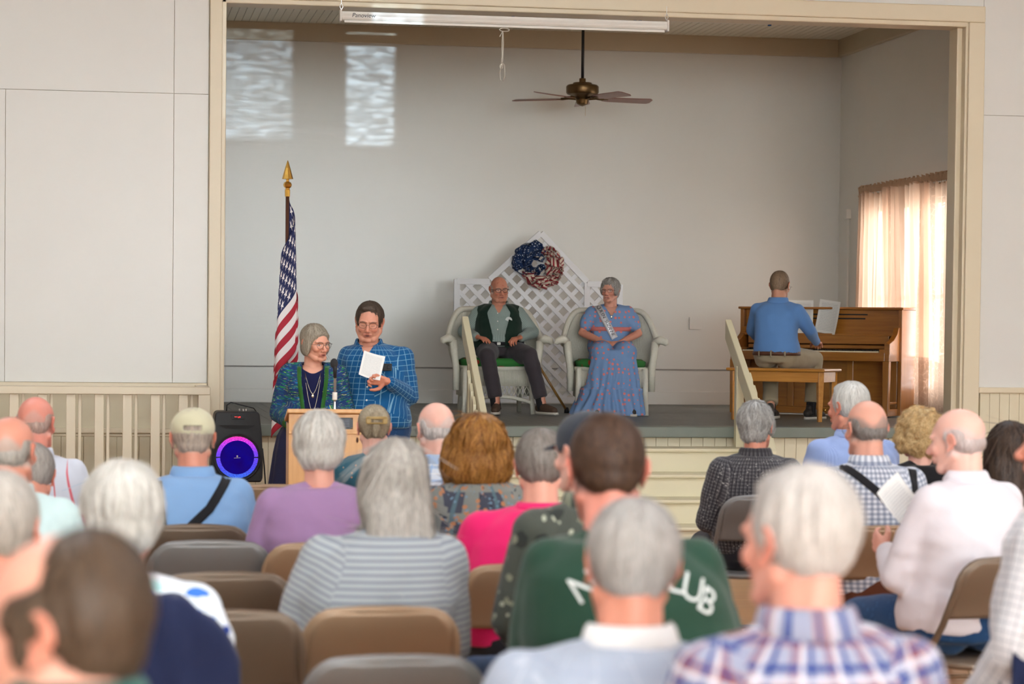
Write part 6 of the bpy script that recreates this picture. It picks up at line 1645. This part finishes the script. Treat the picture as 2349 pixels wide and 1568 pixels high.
r, T, so, J = aud('finegin', 1948, 873, 11.8, 'man with thick white hair in a fine blue gingham shirt', 'tan', 'tan folding chair under the white-haired man in fine gingham', head=dict(yaw=.4, pitch=.05), hair=('side', (206, 202, 194), (240, 238, 232), 5200), hairt=.014, shirt=FGIN, pants=DARKT, g=.6, sw=.215, collar='shirt', seed=68, skin=SK2, rz=.15)
r, T, so, J = aud('gingham', 1990, 918, 9.9, 'balding man in a navy and white gingham shirt with black suspenders', 'tan', 'tan folding chair under the man in navy gingham', head=dict(yaw=.22, pitch=.08), hair=('fringe', (140, 132, 126), (170, 162, 156), 1600), hairt=.0, shirt=GING, pants=cloth('brown_trouser', (100, 56, 36)), g=.6, sw=.21, sleeve='short', collar='shirt', seed=69, skin=SK1, fringe=1, hairc=(150, 138, 130))
strap_on(r, so, [(-.13, J['neck'].z-.015), (-.01, J['neck'].z-.12), (.09, J['neck'].z-.23)], .032, BLACKC); strap_on(r, so, [(.165, J['neck'].z-.03), (.15, J['neck'].z-.14), (.07, J['neck'].z-.27)], .032, BLACKC)
glasses(r, T, GLD)
aud('curly', 2108, 932, 11.2, 'woman with curly golden blonde hair in a black top', 'tan', 'tan folding chair under the curly blonde woman', head=dict(yaw=.1), hair=('curly', (196, 150, 92), (240, 214, 160), 8000), hairt=.028, shirt=BLACKT, pants=DARKT, g=.4, sw=.18, k=.92, female=True, seed=70, skin=SK3)
def j21(J):
    for s, n in ((1, 'R'), (-1, 'L')):
        J['knee'+n] = V3(s*.13+.02, .44, .52); J['el'+n] = J['sh'+n]+V3(s*.07, .10, -.27)
    J['wrL'] = V3(-.12, .27, J['shL'].z-.20); J['hdL'] = (V3(.2, .9, .3), V3(.8, .1, 0))
r, T, so, J = aud('white', 2205, 936, 8.7, 'bald pink-headed man in a white shirt and jeans holding a song sheet', 'brown', 'brown folding chair behind the bald man in the white shirt', head=dict(yaw=.42, pitch=.12), hair=('fringe', (214, 196, 190), (230, 216, 210), 1500), hairt=.0, shirt=WHITES, pants=DENIM, g=.75, sw=.215, collar='shirt', seed=71, skin=SK3, fringe=1, hairc=(216, 190, 184), Jmod=j21, rz=.38, chair_rz=.2, chair_dy=-.07)
papersheet(at_d(2135, 1222, 8.75), .5, -.5, .17, .24, 'white song sheet held open by the bald man in the white shirt', curl=.03, ry=-.5)
aud('darkhair', 2312, 962, 10.0, 'woman with long dark brown hair at the right edge', 'tan', 'tan folding chair at the right edge under the dark-haired woman', head=dict(yaw=-.1), hair=('longdark', (44, 32, 26), (84, 64, 50), 6500), hairt=.018, shirt=cloth('brown_top', (84, 66, 60)), pants=DARKT, g=.4, sw=.18, k=.95, female=True, seed=72, skin=SK1)
aud('rust', 1842, 1062, 4.05, 'blurred white-haired man in a blue and rust plaid shirt, near the bottom right', 'brown', 'brown folding chair under the nearest man in plaid', head=dict(yaw=.5, pitch=.06), hair=('side', (206, 198, 190), (234, 228, 222), 5200), hairt=.014, shirt=RUST, pants=DENIM, g=.3, sw=.19, collar='shirt', seed=73, skin=(224, 160, 140))
aud('grid', 2440, 905, 6.1, 'person in a white grid shirt and jeans cut by the right edge', 'brown', 'brown folding chair under the person in the white grid shirt', head=dict(yaw=.3), hair=('short', (150, 140, 130), (190, 180, 170), 1500), shirt=WGRID, pants=DENIM, g=.9, sw=.225, collar='shirt', seed=74, skin=SK2, rz=.7, chair_rz=.1)
# jackets hung over chairs
def jacket(u, d, label, h0=.42, h1=.98, hw=.27, rz=0, name='navy_jacket', seed=0):
    q = place(u, d, .8); n, m = 26, 22; V = []; UV = []
    for j in range(m+1):
        b = j/m
        for i in range(n+1):
            a = -1+2*i/n; s = b*2-1   # over the chair back: down the rear, over the top, down the front
            zz = h1-(h1-h0)*abs(s)**1.4-.09*abs(a)**4-.05*a; y = -.24+.09*s-.03*(1-abs(s))
            w_ = hw*(.93+.1*abs(s))
            V.append((w_*a, y+.015*noise.noise(Vector((a*4+seed, b*5, 1))), zz+.02*noise.noise(Vector((a*3, b*3, seed))))); UV.append((a*hw, b))
    F = np.array([(j*(n+1)+i, j*(n+1)+i+1, (j+1)*(n+1)+i+1, (j+1)*(n+1)+i) for j in range(m) for i in range(n)])
    o = obj(name, mesh_from(np.array(V), F, name, NAVYS, uv=np.array(UV)[F.ravel()]), loc=(q.x, q.y, 0), rot=(0, 0, rz), solid=.012); return tag(o, label, 'jacket')
jacket(398, 5.76, 'navy jacket draped behind the white-haired woman in the floral blouse', h1=.95, hw=.15)
jacket(2390, 6.2, 'dark navy jacket hanging at the lower right edge', h1=.93, hw=.2, seed=4)
# free chairs
chair(622, 11.9, 'tan', 'tan folding chair standing empty in front of the lectern, left of the lavender jumper')
chair(638, 10.7, 'tan', 'tan folding chair partly hidden directly behind the chair before the lectern')
chair(478, 8.85, 'grey', 'grey folding chair standing empty behind the man in the cream cap')
chair(508, 7.75, 'brown', 'brown folding chair standing empty right of the floral blouse')
chair(505, 6.75, 'brown', 'brown folding chair standing empty behind the navy jacket')
chair(885, 5.9, 'grey', 'grey folding chair standing empty at the bottom middle, nearest of the empty ones')
# ------------------------------------------------------------------ tidy
bpy.data.scenes.remove(TMPS)
